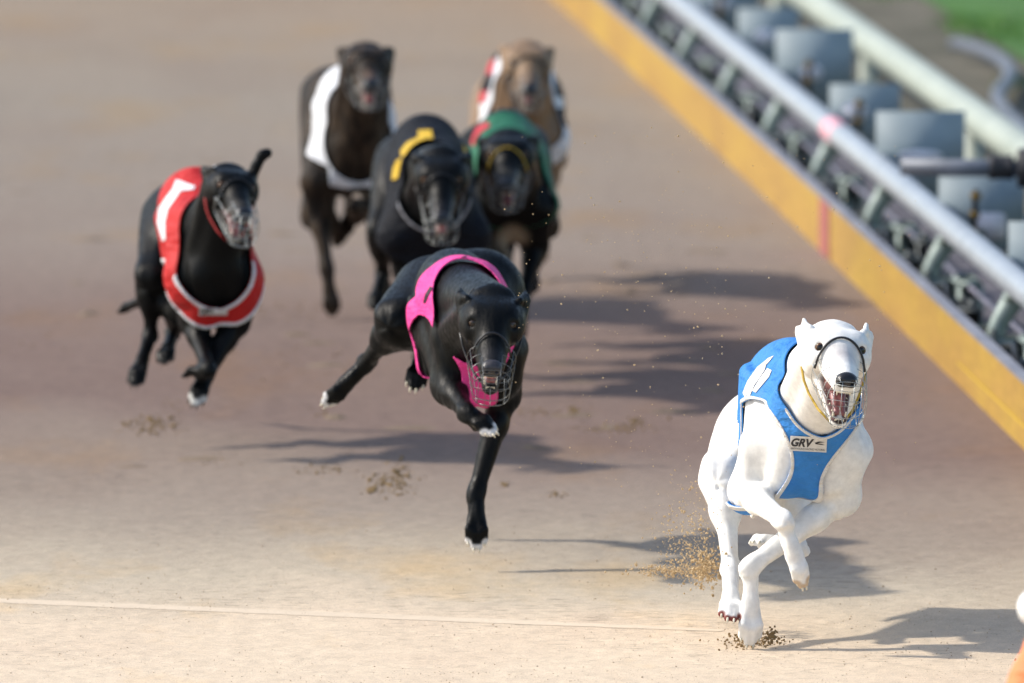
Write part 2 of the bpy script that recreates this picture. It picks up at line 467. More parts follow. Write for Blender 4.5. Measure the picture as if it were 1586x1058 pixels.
    for s, e in zip((-1, 1), ears):
        if e:
            rr = [.015, .012, .012, .012]
            for i in range(len(e) - 1):
                p, q = e[i], e[i + 1]; hrc((p[0], p[1], s * p[2]), (q[0], q[1], s * q[2]), rr[min(i, 3)], rr[min(i + 1, 3)], .008)
            continue
        # small pricked ear: thin web between a curved base and a point, its outer edge rolled
        for (bf, bu, bl) in ((-.046, .020, .048), (-.058, .008, .055), (-.072, .006, .052)):
            for (tf, tu, tl_), r2 in ((S.get('ear_tip', (-.098, .008, .060)), .0022), ((-.080, .010, .063), .0034)):
                hrc((bf, bu, s * bl), (tf, tu, s * tl_), .0060, r2, .006)
        hrc((-.052, -.010, s * .057), (-.072, .004, s * .064), .0085, .0060, .008)
    for s in (-1, 1): Fd.rc(tp(.0, .05, s * .075), tp(.035, -.055, s * .075), .007 * sc, .006 * sc, .016, 'cleft', True)     # crease between breast and shoulder
    Fd.rc(tp(.045, .01, 0), tp(.005, -.11, 0), .014 * sc, .012 * sc, .018, 'cleft', True)
    # --- limbs
    toes = []; chains = []; lt = S.get('lt', .86) * sc
    def paw(prev, tip, spr, r=1.0):
        d = unit(tip - prev); lat = A[2] - d * (A[2] @ d); lat = unit(lat); up = unit(np.cross(lat, d))
        if up @ (A[0] * .6 + A[1]) < 0: up = -up
        ln = np.linalg.norm(tip - prev); base = prev + d * max(0, ln - .065)
        Fd.rc(prev, base, .0160 * r, .0165 * r, .012, 'limb')
        Fd.el(base + d * .014 - up * .005, np.stack([d, up, lat]), np.array([.026, .0140, .018 * spr + .002]) * r, .010, 'limb')
        for q, (o, ex) in enumerate(((-.0175, .047), (-.0062, .060), (.0062, .060), (.0175, .047))):
            kn = base + d * ex * .55 + lat * o * r * spr + up * .007; en = base + d * ex + lat * o * 1.12 * r * spr - up * .004
            Fd.rc(base + lat * o * .6, kn, .0085 * r, .0092 * r, .007, 'limb'); Fd.rc(kn, en, .0092 * r, .0078 * r, .0040, 'limb')
            toes.append((en, d, up))
    for s, nm in ((-1, 'fl'), (1, 'fr')):                                       # 'l' is the photo's left
        Lg = S[nm]; sh, el_, wr, pw = [J(j) for j in Lg[:4]]; spr = Lg[4] if len(Lg) > 4 else 1.0
        Fd.rc(tp(-.16, .105, s * .045), sh, .031 * sc, .040 * sc, .03, 'shoulder')
        Fd.rc(tp(-.19, .04, s * .06), el_, .037 * sc, .030 * sc, .025, 'shoulder')
        Fd.rc(sh, el_, .038 * sc, .031 * sc, .025, 'shoulder')
        ax = unit(wr - el_); mid = el_ + (wr - el_) * .3
        Fd.rc(el_ - ax * .015, mid, .032 * lt, .030 * lt, .018, 'limb'); Fd.rc(mid, wr, .0285 * lt, .0180 * lt, .018, 'limb'); chains.extend([(sh, el_, .04), (el_, wr, .026), (wr, pw, .016)])
        Fd.rc(wr - ax * .012, wr + ax * .01, .0215 * lt, .020 * lt, .010, 'limb')
        pd = unit(pw - wr); Fd.rc(wr, pw - pd * .075, .0180 * lt, .0160 * lt, .012, 'limb')
        back = unit(np.cross(A[2], ax)); back = back if back @ A[0] < 0 else -back
        Fd.rc(wr + back * .017 + pd * .012, wr + back * .021 + pd * .022, .0085, .0085, .008, 'limb')   # stopper pad
        Fd.rc(el_, el_ + back * .030 * sc - ax * .022, .020 * sc, .012 * sc, .012, 'limb')
        Fd.rc(el_ + ax * .06 + A[0] * .012, wr - ax * .03 + A[0] * .008, .014 * sc, .009 * sc, .008, 'limb')
        paw(pw - pd * .085, pw, spr, .9 * sc)
    for s, nm in ((-1, 'hl'), (1, 'hr')):
        kn, hk, pw = [J(j) for j in S[nm][:3]]; spr = S[nm][3] if len(S[nm]) > 3 else 1.0; hip = tp(-.63 + tk * .5, .03 + arch * .5 - tk, s * .050)
        tm = S.get('thigh', 1.0); Fd.rc(hip, kn, .072 * sc * tm, .041 * sc * tm, .04, 'thigh')
        Fd.rc(tp(-.69 + tk * .6, -.01 + arch * .5 - tk, s * .045), kn * .6 + hk * .4, .056 * sc * tm, .026 * lt * tm, .03, 'thigh')
        Fd.rc(kn, kn * .6 + hk * .4, .040 * sc, .028 * lt, .03, 'limb'); chains.extend([(hip, kn, .06), (kn, hk, .028), (hk, pw, .016)])
        Fd.rc(kn * .6 + hk * .4, hk, .0275 * lt, .0165 * lt, .022, 'limb')
        ax = unit(hk - kn); pd = unit(pw - hk)
        hb = unit(-pd * .8 + unit(kn - hk) * -.1); Fd.rc(hk, hk + hb * .034 * sc, .0175 * sc, .0095 * sc, .010, 'limb')
        Fd.rc(hk + hb * .030 * sc, kn * .55 + hk * .45 - A[0] * .018, .0075 * sc, .016 * sc, .008, 'limb')
        Fd.rc(hk, pw - pd * .075, .0205 * lt, .0175 * lt, .012, 'limb')
        paw(pw - pd * .085, pw, spr, .9 * sc)
    tl = [tp(-.71 + tk * .6, .04 + arch * .5 - tk, 0)] + [J(j) for j in S['tail']]
    for i in range(len(tl) - 1):
        n_ = len(tl) - 1; Fd.rc(tl[i], tl[i + 1], .018 * (1 - .7 * i / n_), .018 * (1 - .7 * (i + 1) / n_), .015, 'limb')

    # --- meshes
    root_p = np.array([O[0], O[1], 0.0]); root = empty('greyhound', root_p)
    h = S['vox']; D, lo = Fd.sample(h); V, Q = surface_nets(D, lo, h); V = relax(V, Q, 1, .4)
    T_ = np.concatenate([Q[:, [0, 1, 2]], Q[:, [0, 2, 3]]]); nv_ = vnormals(V, T_)
    best = np.full(len(V), 1e9); disp = np.zeros(len(V))
    for ci, (a, b, r) in enumerate(chains):
        ab = b - a; t = np.clip(((V - a) @ ab) / (ab @ ab), 0, 1); q_ = V - (a + t[:, None] * ab); d = np.linalg.norm(q_, axis=1) - r
        e1 = unit(A[2] - unit(ab) * (unit(ab) @ A[2])); e2 = np.cross(unit(ab), e1); th = np.arctan2(q_ @ e2, q_ @ e1)
        wv = np.sin(3 * th + .9 * ci + 2.0 * t) * .6 + np.sin(5 * th - 1.3 * ci + 3.5 * t) * .5 + np.sin(2 * th + 6 * t + ci) * .4
        nr = (d < best) & (d < .025); best = np.where(d < best, d, best); disp = np.where(nr, np.sign(wv) * np.abs(wv) ** .8 * r * S.get('sinew', .050) * np.clip((.025 - d) / .02, 0, 1), disp)
    sm = (nv_ * disp[:, None]); V = V + sm; V = relax(V, Q, 2, .4)
    n_ = len(V); col = np.tile(np.array(S['coat'], float), (n_, 1))
    def blob(c, r, colr, soft=.4):
        d = np.linalg.norm(V - np.asarray(c), axis=1) / r; f = np.clip((1 - d) / soft, 0, 1)[:, None]
        col[:] = col * (1 - f) + np.array(colr) * f
    for kind, *a in S.get('marks', []):
        if kind == 'toes':                                                     # toe range, colour, radius
            for i in a[0]: blob(toes[i][0] - toes[i][1] * a[3], a[2], a[1], .3)
        if kind == 'head': blob(hp(*a[0]), a[1] * hsc, a[2], a[3])
        if kind == 'chin':
            for t in np.linspace(-1, 1, 15): blob(hp(*jaw(.100 + .010 * (1 - t * t), -.0435, t * .0125)), .0052 * hsc, a[0], .5)
        if kind == 'torso': blob(tp(*a[0]), a[1], a[2], a[3])
    for s in (-1, 1):                                                          # lips
        for t in np.linspace(0, 1, 28):
            p = jaw(-.02 + .12 * t, -.040, s * (.026 - .017 * t)); blob(hp(*p), (.0065 + .003 * t) * hsc, S.get('lip', (.02, .015, .015)), .6)
    body = mesh_obj('body', V, Q, S['coat_mat'], root, root_p, True, col)
    # eyes
    for s in (-1, 1):
        er = S.get('eye_r', .0138); c = hp(.0065, .001, s * .0320); g = unit(H[0] * .95 + H[2] * s * .22 + H[1] * .1)
        b = MB(); ax = np.stack([np.cross(H[1], g), np.cross(g, np.cross(H[1], g)), g]); ax = np.stack([unit(x) for x in ax])
        b.ball(c, er * hsc, ax, 24, 24)
        Ve = np.array(b.V); d = (Ve - c) @ g / (er * hsc)
        cc = np.where((d > .80)[:, None], np.array([[.004, .003, .003]]), np.where((d > .55)[:, None], np.array([S.get('iris', (.10, .045, .016))]), np.array([[.022, .016, .013]])))
        mesh_obj('eye', Ve, b.F, M_eye, root, root_p, True, cc)
    for s in (-1, 1):                                                          # dark lid rims
        b = MB()
        c = hp(.0130, .001, s * .0345); g = unit(H[0] * .86 + H[2] * s * .46 + H[1] * .08); x = unit(np.cross(H[1], g)); y = np.cross(g, x)
        b.tube([c + hsc * (x * .0132 * math.cos(t) + y * .0120 * math.sin(t)) for t in np.linspace(0, 2 * math.pi, 24, endpoint=False)], .0016 * hsc, 6, closed=True)
        b.build('eyelid_rim', M_rim, root, root_p)
    # nose
    Fn = Field(); Fn.el(hp(.116, -.024, 0), H, np.array([.0155, .0135, .0162]) * hsc, .01)
    for s in (-1, 1):
        Fn.el(hp(.118, -.026, s * .0095), H, np.array([.0135, .011, .0092]) * hsc, .006)
        Fn.el(hp(.131, -.027, s * .0095), H, np.array([.008, .0042, .0042]) * hsc, .004, neg=True)
        Fn.rc(hp(.130, -.030, s * .013), hp(.122, -.033, s * .021), .0024 * hsc, .002 * hsc, .003, neg=True)
    Fn.rc(hp(.134, -.030, 0), hp(.126, -.043, 0), .0016 * hsc, .0016 * hsc, .003, neg=True)
    Dn, ln_ = Fn.sample(.0013); Vn, Qn = surface_nets(Dn, ln_, .0013); mesh_obj('nose', Vn, Qn, S.get('nose_mat', M_nose), root, root_p)
    # mouth: lining, tongue, teeth
    b = MB(); c = np.array([.02, -.045, 0.0]); j1 = jaw(.03, -.046, 0)
    b.ball(hp(.0, -.042 - .0006 * op, 0), np.array([.052, .010 + .0006 * op, .021]) * hsc, H, 16, 10)
    for t in (0, .25, .5, .75, 1): b.ball(hp(*(np.array((.015, -.046, 0)) * (1 - t) + np.array((.088, -.046, 0)) * t)), np.array([.016, .006, .017 - .008 * t]) * hsc, H, 12, 8)
    b.build('mouth_lining', M_mouth, root, root_p)
    if op > 8:
        Ft = Field(); p0, p1, p2 = jaw(-.02, -.036, 0), jaw(.05, -.034, 0), jaw(.094, -.036, .0)
        for p, q, r1, r2 in ((p0, p1, .013, .014), (p1, p2, .014, .010)):
            for s in (-1, 1): Ft.rc(hp(p[0], p[1], s * .006), hp(q[0], q[1], s * .005), r1 * .55 * hsc, r2 * .55 * hsc, .006)
        Dt, lt = Ft.sample(.002); Vt, Qt = surface_nets(Dt, lt, .002); mesh_obj('tongue', Vt, Qt, M_tongue, root, root_p)
        b = MB()
        def tooth(p, dirn, ln, r):
            p = hp(*p); dd = H.T @ np.asarray(dirn, float); b.tube([p, p + dd * ln * .5 * hsc, p + dd * ln * hsc], [r * hsc, r * .75 * hsc, r * .15 * hsc], 7)
        jd = np.array([.1 * sa, 1 * ca, 0])
        for s in (-1, 1):
            tooth((.100, -.044, s * .0105), (.15, -1, .1 * s), .013, .0030)
            tooth(jaw(.097, -.044, s * .0095), (sa, ca, .15 * s), .014, .0030)
            for t in range(5):
                tooth((.085 - .016 * t, -.047, s * (.0125 + .0022 * t)), (0, -1, 0), .0045, .0026)
                tooth(jaw(.083 - .017 * t, -.042, s * (.0105 + .0030 * t)), (sa, ca, 0), .005, .0026)
            for t in range(3):
                tooth((.112, -.047, s * (.0018 + .0030 * t)), (.1, -1, 0), .0035, .0014); tooth(jaw(.107, -.043, s * (.0016 + .0027 * t)), (sa, ca, 0), .0045, .0014)
        b.build('teeth', M_tooth, root, root_p)
    if S.get('claws', True):
        for en, d, up in toes:
            b = MB(); b.tube([en + d * .003 + up * .003, en + d * .009 + up * .001, en + d * .0125 - up * .003], [.0028, .0022, .0007], 6)
            b.build('claw', S.get('claw_mat', M_rim), root, root_p)
    # wire muzzle
    mz = S.get('muzzle')
    if mz:
        b = MB(); wr_ = mz.get('r', .00062) * hsc
        def ring(f, t): # t: angle, 0 = top
            dr = math.tan(math.radians(op * .62)) * max(0, f - -.02)
            top = -.004 - .115 * f if mz.get('low', 0) == 0 else -.012 - .16 * f
            bot = -.060 - dr; wd = .049 - .11 * max(0, f - .02)
            cu, hu = (top + bot) / 2, (top - bot) / 2
            ct, st = math.cos(t), math.sin(t); e = .75
            return (f, cu + hu * math.copysign(abs(ct) ** e, ct), wd * math.copysign(abs(st) ** e, st))
        fs = mz.get('rings', (.030, .072, .112, .144)); ts = np.linspace(0, 2 * math.pi, 40, endpoint=False)
        for f in fs: b.tube([hp(*ring(f, t)) for t in ts], wr_, 6, closed=True)
        nl = mz.get('long', 11)
        ends = []
        for k in range(nl):
            t = 2 * math.pi * (k + .5) / nl; P_ = [ring(f, t) for f in np.linspace(fs[0], fs[-1], 7)]
            b.tube([hp(*p) for p in P_], wr_, 6)
        fe = fs[-1]
        for l in np.linspace(-.6, .6, 4):                                       # front grille
            ca_ = [ring(fe, math.asin(l) * 1.0), ring(fe, math.pi - math.asin(l))]
            m_ = (np.array(ca_[0]) + np.array(ca_[1])) / 2 + np.array([.008, 0, 0]); b.tube([hp(*ca_[0]), hp(*m_), hp(*ca_[1])], wr_, 6)
        for q in (.6, 1.0, 1.45, 2.0, 2.5):
            p, r_ = ring(fe, q), ring(fe, -q); m_ = (np.array(p) + np.array(r_)) / 2 + np.array([.009, 0, 0]); b.tube([hp(*p), hp(*m_), hp(*r_)], wr_, 6)
        mo = b.build('muzzle', mz.get('mat', M_wire), root, root_p)
        b = MB(); f0 = fs[0]; w0 = .044 - .30 * (f0 - .03)
        arc = []
        for t in np.linspace(-1, 1, 21):
            arc.append(hp(f0 - .008 * (1 - t * t), -.040 + (.066 - .5 * (f0 - .03)) * math.sqrt(max(0, 1 - t * t * .98)), w0 * t))
        b.tube(arc, .0021 * hsc, 8); b.build('nose_loop', mz.get('loop', M_wire_b), mo, root_p)
        for s in (-1, 1):
            b = MB(); b.tube([hp(-.034, -.046, s * .057), hp(-.022, -.060 - .0003 * op, s * .052), hp(-.004, -.068 - .0007 * op, s * .044), hp(.03, -.074 - .0012 * op, s * .030), hp(.055, -.078 - .0016 * op, s * .012)], .0022 * hsc, 8)
            b.build('strap', mz.get('strap', M_yellow_strap), mo, root_p)
        b = MB()
        for s in (-1, 1): b.tube([hp(.030, -.030, s * .044), hp(-.045, -.010, s * .0615), hp(-.034, -.046, s * .057)], .0012 * hsc, 6)
        b.tube([hp(-.045, -.012, -.060), hp(-.075, -.004, -.054), hp(-.090, .014, -.036), hp(-.094, .026, 0), hp(-.090, .014, .036), hp(-.075, -.004, .054), hp(-.045, -.012, .060)], .0016 * hsc, 6)
        b.build('neck_strap', mz.get('strap2', M_white_pl), mo, root_p)

    # --- racing vest, cut from a surface lying over the trunk
    vs = S['vest']; hv = .0048 if S['vox'] < .004 else .0065
    Dv, lv = Fd.sample(hv, ('torso', 'neck', 'shoulder', 'rear'), 1.12, S['vest'].get('off', .0065))
    Vv, Qv = surface_nets(Dv, lv, hv); Vv = relax(Vv, Qv, 3, .5)
    T = np.concatenate([Qv[:, [0, 1, 2]], Qv[:, [0, 2, 3]]])
    nv = vnormals(Vv, T); loc = ((Vv - O) @ A.T) / sc
    m = vs['mask'](loc[:, 0], loc[:, 1], loc[:, 2], nv @ A.T)
    V1, T1, n1, m1 = clip(Vv, T, m, nv, m)
    vest = mesh_obj('racing_vest', V1, T1, vs['mat'], root, root_p)
    md = vest.modifiers.new("cloth thickness", 'SOLIDIFY'); md.thickness = .0025; md.offset = 0
    if 'piping' in vs:
        pw_, pm = vs['piping'][:2]; q1 = m1
        if len(vs['piping']) > 3: q1 = m1 + vs['piping'][3](((V1 - O) @ A.T)[:, 1] / sc)
        elif len(vs['piping']) > 2: l1 = ((V1 - O) @ A.T) / sc; q1 = vs['piping'][2](l1[:, 0], l1[:, 1], l1[:, 2])
        V2, T2, n2 = clip(V1, T1, pw_ - q1, n1)
        pp = mesh_obj('piping', V2 + n2 * .0022, T2, pm, vest, root_p); md = pp.modifiers.new("t", 'SOLIDIFY'); md.thickness = .003; md.offset = 0
    px = project(V1); toc = np.array([0, 0, CAM_H]) - V1; facing = (n1 * toc).sum(1) / np.linalg.norm(toc, axis=1)
    for nm, polys, mm in vs.get('decals', []):
        # refine: subdivide the part of the vest under the decal so its outline is crisp
        for poly in polys:
            poly = np.asarray(poly, float); lo_, hi_ = poly.min(0) - 6, poly.max(0) + 6
            inb = ((px > lo_) & (px < hi_)).all(1) & (facing > -.05); Ts = T1[inb[T1].any(1)]
            if len(Ts) == 0: continue
            Vs, ns = V1, n1
            for _ in range(2):
                E1 = np.sort(np.concatenate([Ts[:, [0, 1]], Ts[:, [1, 2]], Ts[:, [2, 0]]]), 1); ue, inv = np.unique(E1, axis=0, return_inverse=True); inv = inv.ravel()
                mid = len(Vs) + inv.reshape(3, -1); Vs = np.concatenate([Vs, Vs[ue].mean(1)]); ns = np.concatenate([ns, ns[ue].mean(1)])
                a, b_, c_ = Ts.T; ab, bc, ca2 = mid
                Ts = np.concatenate([np.stack(x, 1) for x in ((a, ab, ca2), (ab, b_, bc), (ca2, bc, c_), (ab, bc, ca2))])
            sd = poly_sd(project(Vs), poly); V3, T3, n3 = clip(Vs, Ts, sd, ns)
            if len(T3): mesh_obj(nm, V3 + n3 * vs.get('lift', .0028), T3, mm, vest, root_p)
    # badge with lettering, wrapped onto the chest strap
    if 'badge' in vs:
        from mathutils.bvhtree import BVHTree
        bv = BVHTree.FromPolygons([tuple(v) for v in V1], [tuple(t) for t in T1.tolist()])
        bd = vs['badge']; c0 = np.array(bd['px']); wpx, hpx = bd['size']; rt = math.radians(bd.get('rot', 0))
        def stick(name, P2, F2, mat, lift, par):
            out = []
            for x, y in P2:
                X = c0[0] + (x * math.cos(rt) - y * math.sin(rt)) * wpx; Yp = c0[1] - (x * math.sin(rt) + y * math.cos(rt)) * wpx
                r = unit(ray(X, Yp)); hit = bv.ray_cast(Vector((0, 0, CAM_H)), Vector(r))
                p = np.array(hit[0]) if hit[0] is not None else at(X, Yp, Y0)
                out.append(p - r * lift)
            return mesh_obj(name, out, F2, mat, par, root_p, False)
        g = 14; ga = hpx / wpx
        P2 = [((i / g - .5), (j / 6 - .5) * ga) for j in range(7) for i in range(g + 1)]
        F2 = [(j * (g + 1) + i, j * (g + 1) + i + 1, (j + 1) * (g + 1) + i + 1, (j + 1) * (g + 1) + i) for j in range(6) for i in range(g)]
        bo = stick('badge', P2, F2, M_badge, .0045, vest)
        def text_mesh(txt, size, x, y, shear=0.0, bold=0.0):
            cu = bpy.data.curves.new("t", 'FONT'); cu.body = txt; cu.size = size; cu.shear = shear; cu.offset = bold; cu.align_x = 'LEFT'
            to = bpy.data.objects.new("t", cu); C.objects.link(to)
            dg = bpy.context.evaluated_depsgraph_get(); me = to.evaluated_get(dg).to_mesh()
            vv = [(v.co.x + x, v.co.y + y) for v in me.vertices]; ff = [tuple(p.vertices) for p in me.polygons]
            to.evaluated_get(dg).to_mesh_clear(); bpy.data.objects.remove(to); bpy.data.curves.remove(cu); return vv, ff
        vv, ff = text_mesh("GRV", .29, -.47, -.07, .28, .012)
        if vv:
            xs = [v[0] for v in vv]; wid = max(xs) - min(xs); x0 = min(xs); vv = [(-.47 + (x - x0) * .62 / wid, y) for x, y in vv]
            stick('lettering', vv, ff, M_ink, .0055, bo)
        vv, ff = text_mesh("GREYHOUND RACING VICTORIA", .075, -.47, -.165)
        if vv:
            xs = [v[0] for v in vv]; wid = max(xs) - min(xs); x0 = min(xs); vv = [(-.47 + (x - x0) * .92 / wid, y) for x, y in vv]
            stick('small_lettering', vv, ff, M_ink, .0055, bo)
        sw = [(.17, .045), (.30, .085), (.45, .075), (.33, .055), (.24, .03), (.34, .025), (.44, -.005), (.32, 0.0), (.20, .01)]
        stick('swoosh', sw, [(0, 1, 2, 3), (0, 3, 4), (8, 0, 4), (8, 4, 5, 6), (8, 6, 7)], M_ink, .0055, bo)
    return root

M_badge = cloth("badge white", (.70, .70, .68)); M_ink = principled("badge ink", (.02, .02, .025), .6)
M_coat_white = coat_material("white coat", .75, .25, bs=.55)
M_coat_black = coat_material("black coat", .46, .13, 0.0)
M_coat_fawn = coat_material("fawn coat", .6, .3)
M_coat_brindle = coat_material("brindle coat", .6, .15, brindle=(.045, .031, .020))
WHITE = (.86, .85, .81); BLACK = (.0024, .0031, .0035)
M_blue = cloth("blue cloth", (.036, .225, .62)); M_pipe_white = cloth("white piping", (.74, .73, .70))
M_red = cloth("red cloth", (.48, .012, .012)); M_pink = cloth("pink cloth", (.80, .055, .30)); M_black_cloth = cloth("black cloth", (.006, .0075, .012), .8, .7, .15)
M_black_print = cloth("black print", (.03, .008, .02))
M_yellow = cloth("yellow print", (.62, .40, .02)); M_green = cloth("green cloth", (.008, .12, .058)); M_white_cloth = cloth("white cloth", (.72, .74, .76)); M_red_print = cloth("red print", (.50, .03, .05))
M_pipe_dull = cloth("grey piping", (.38, .39, .42)); M_piping_red = cloth("red piping", (.45, .02, .02))

def amin(*a):
    r = a[0]
    for x in a[1:]: r = np.minimum(r, x)
    return r
def hole(f, u, l, s, c, ru, rs, ang, tilt=0):
    """leg opening: distance outside an elliptical cylinder whose axis points forward-outward"""
    ca, sa = math.cos(math.radians(ang)), math.sin(math.radians(ang))
    df, du, dl = f - c[0], u - c[1], s * l - c[2]
    side = -df * sa + dl * ca; depth = df * ca + dl * sa
    ct, st = math.cos(math.radians(tilt)), math.sin(math.radians(tilt)); du, side = du * ct + side * st, -du * st + side * ct
    q = np.sqrt((du / ru) ** 2 + (side / rs) ** 2)
    return np.where(depth > -.15, (q - 1) * min(ru, rs), .2)
ONLY = None
DOGS = []
# 1. white dog in blue, sharp, in front
def mask_white(f, u, l, n):
    neck = -((f + .105) * .776 + (u - .145) * .63) + .030 * np.clip(np.abs(l) / .09, 0, 1) + .054
    m = amin(neck, f + np.where(u < -.02, .27, .36 + .3 * np.clip(u, 0, .1)))
    m = np.minimum(m, hole(f, u, l, -1, (-.05, -.055, .125), .100, .108, 30, 38))
    m = np.minimum(m, hole(f, u, l, 1, (-.05, -.055, .118), .116, .112, 30, 14))
    m = np.minimum(m, np.where((u < -.08), .045 - l, .2))
    return m
DOGS.append(dict(
    name='white', Y=21.72, chest=(1262, 674), torso=(9, 2, -6), bend=.14, vox=.0033, coat=WHITE, coat_mat=M_coat_white, arch=-.042, tuck=.075,
    head=dict(eye=(1300, 540, -.30), yaw=6, pitch=10, roll=-5, open=24, scale=1.09),
    fl=[(1180, 690, .06), (1158, 762, .07), (1213, 806, -.10), (1246, 910, -.10), .62],
    fr=[(1316, 700, .05), (1302, 772, .08), (1163, 878, .0), (1162, 1000, -.02)],
    hl=[(1118, 735, .28), (1131, 880, .14), (1132, 958, -.03)],
    hr=[(1225, 770, .42), (1236, 850, .30), (1172, 838, .10)],
    tail=[(1150, 700, .72), (1158, 770, .55), (1166, 800, .48)],
    marks=[('toes', (8, 9, 10, 11), (.20, .05, .04), .012, -.006), ('toes', (0, 1, 2, 3), (.60, .46, .32), .014, -.006),
           ('chin', (.03, .02, .02)), ('head', (.05, -.002, 0), .035, (.50, .47, .47), .9), ('head', (.02, .004, .018), .018, (.45, .42, .43), .9), ('head', (.02, .004, -.018), .018, (.45, .42, .43), .9),
           ('head', (-.085, .055, .062), .024, (.45, .40, .36), .6), ('head', (-.056, .046, -.052), .016, (.30, .30, .30), .6)],
    muzzle=dict(on=1), ear_tip=(-.078, .026, .055), lip=(.10, .045, .045), coat_bump=.5, claw_mat=M_tooth,
    vest=dict(mat=M_blue, mask=mask_white, piping=(.0058, M_pipe_white, None, lambda u: np.clip(u - .05, 0, 1)),
              badge=dict(px=(1252, 688), size=(57, 23), rot=-3),
              decals=[('stripe', [[(1200, 552), (1191, 556), (1173, 571), (1159, 591), (1152, 609), (1156, 617), (1165, 596), (1179, 576), (1193, 561)],
                                   [(1190, 560), (1182, 572), (1166, 592), (1158, 612), (1161, 619), (1170, 598), (1186, 574)]], M_pipe_white),
                      ('patch', [[(1190, 571), (1197, 574), (1193, 584), (1172, 609), (1167, 606), (1179, 586)]], M_pipe_white)]),
    label='white greyhound in a sky blue racing vest, leading at the right front', group=None))
# 2. black dog in pink
def mask_pink(f, u, l, n):
    neck = -((f + .105) * .776 + (u - .145) * .63) + .020 * np.clip(np.abs(l) / .09, 0, 1) + .012
    m = amin(neck, np.where(u > .03, f + .20, np.where(u > -.02, f + .22, f + .24)))
    m = np.minimum(m, hole(f, u, l, -1, (-.04, -.035, .100), .105, .082, 25, 15))
    m = np.minimum(m, hole(f, u, l, 1, (-.04, -.075, .105), .105, .085, 25, 15))
    return np.minimum(m, np.where(u < -.05, .03 - l, .2))
DOGS.append(dict(
    name='pink', Y=23.05, chest=(738, 536), torso=(8, 1, 8), bend=.13, vox=.0036, coat=BLACK, coat_mat=M_coat_black, arch=-.005, tuck=.0, thigh=1.3,
    head=dict(eye=(763, 499, -.34), yaw=0, pitch=26, roll=-3, open=14, scale=1.10),
    fl=[(712, 512, .03), (696, 600, .0), (724, 640, -.13), (766, 670, -.18), .8],
    fr=[(784, 545, .05), (780, 612, .10), (738, 765, .03), (738, 850, -.02)],
    hl=[(618, 498, .46), (568, 562, .62), (502, 628, .62), .7],
    hr=[(690, 540, .42), (655, 560, .55), (640, 602, .50)],
    tail=[(690, 485, .72), (715, 520, .80), (760, 560, .84), (808, 582, .86)],
    marks=[('toes', (0, 1, 2, 3, 4, 5, 6, 7, 8, 9, 10, 11), (.70, .70, .70), .013, -.004), ('head', (.10, -.02, 0), .03, (.022, .022, .025), .8)],
    iris=(.035, .016, .008), eye_r=.0125, nose_mat=M_nose_l, claw_mat=M_tooth,
    muzzle=dict(rings=(.062, .088, .112, .136, .152), long=9, r=.0006, mat=M_wire_d, strap=M_wire_b, strap2=M_wire_b),
    vest=dict(mat=M_pink, mask=mask_pink,
              decals=[('number', [[(722, 398), (706, 402), (690, 416), (676, 432), (672, 438), (676, 439), (694, 420), (708, 406), (722, 401)],
                                  [(668, 444), (660, 456), (657, 470), (660, 470), (665, 458), (672, 446)], [(690, 424), (682, 434), (686, 436), (694, 428)]], M_black_print)]),
    label='black greyhound in a bright pink racing vest, head low and front paw lifted', group=None))
# 3. black dog in red
def mask_red(f, u, l, n):
    neck = -((f + .10) * .85 + (u - .15) * .53) + .03 * np.clip(np.abs(l) / .09, 0, 1) - .008
    low = (f - .0) * .60 + (u + .115) * .80 - .25 * np.clip(np.abs(l) - .03, 0, .1)
    m = amin(neck, np.where(u > .05, f + .36, np.minimum(f + .36, low + np.clip(-.15 - f, 0, .3) * .9)))
    return m
DOGS.append(dict(
    name='red', Y=25.3, chest=(336, 438), torso=(8, 14, 10), scale=.92, vox=.0045, coat=BLACK, coat_mat=M_coat_black, arch=.0, tuck=.05,
    head=dict(eye=(365, 289, -.12), yaw=13, pitch=14, roll=-8, open=22, scale=.98),
    fl=[(288, 430, .04), (300, 500, .10), (322, 572, -.08), (286, 580, -.02)],
    fr=[(374, 432, .05), (364, 500, .08), (318, 585, .0), (301, 628, -.05)],
    hl=[(236, 430, .35), (232, 520, .35), (208, 596, .22)],
    hr=[(286, 480, .32), (268, 515, .42), (254, 560, .25)],
    tail=[(222, 465, .70), (196, 476, .8), (184, 484, .8)],
    marks=[('toes', (4, 5, 6, 7), (.55, .55, .52), .016, .0), ('head', (.09, -.045, .0), .045, (.16, .15, .14), .8)],
    ears=(None, [(-.045, .004, .042), (-.052, .040, .052), (-.058, .064, .062), (-.058, .070, .074)]),
    muzzle=dict(mat=M_wire, r=.0011, rings=(.03, .10, .14), long=8, strap=M_red_strap),
    vest=dict(mat=M_red, mask=mask_red, piping=(.0085, M_white_cloth, None, lambda u: np.clip(u - .03, 0, 1)), badge=dict(px=(330, 483), size=(44, 11), rot=1),
              decals=[('number', [[(274, 279), (303, 290), (300, 295), (281, 297), (262, 324), (257, 345), (258, 371), (253, 374), (245, 346), (247, 322), (268, 294)]], M_white_cloth)]),
    label='black greyhound in a red racing vest with white number 1, one ear flung up', group=None))
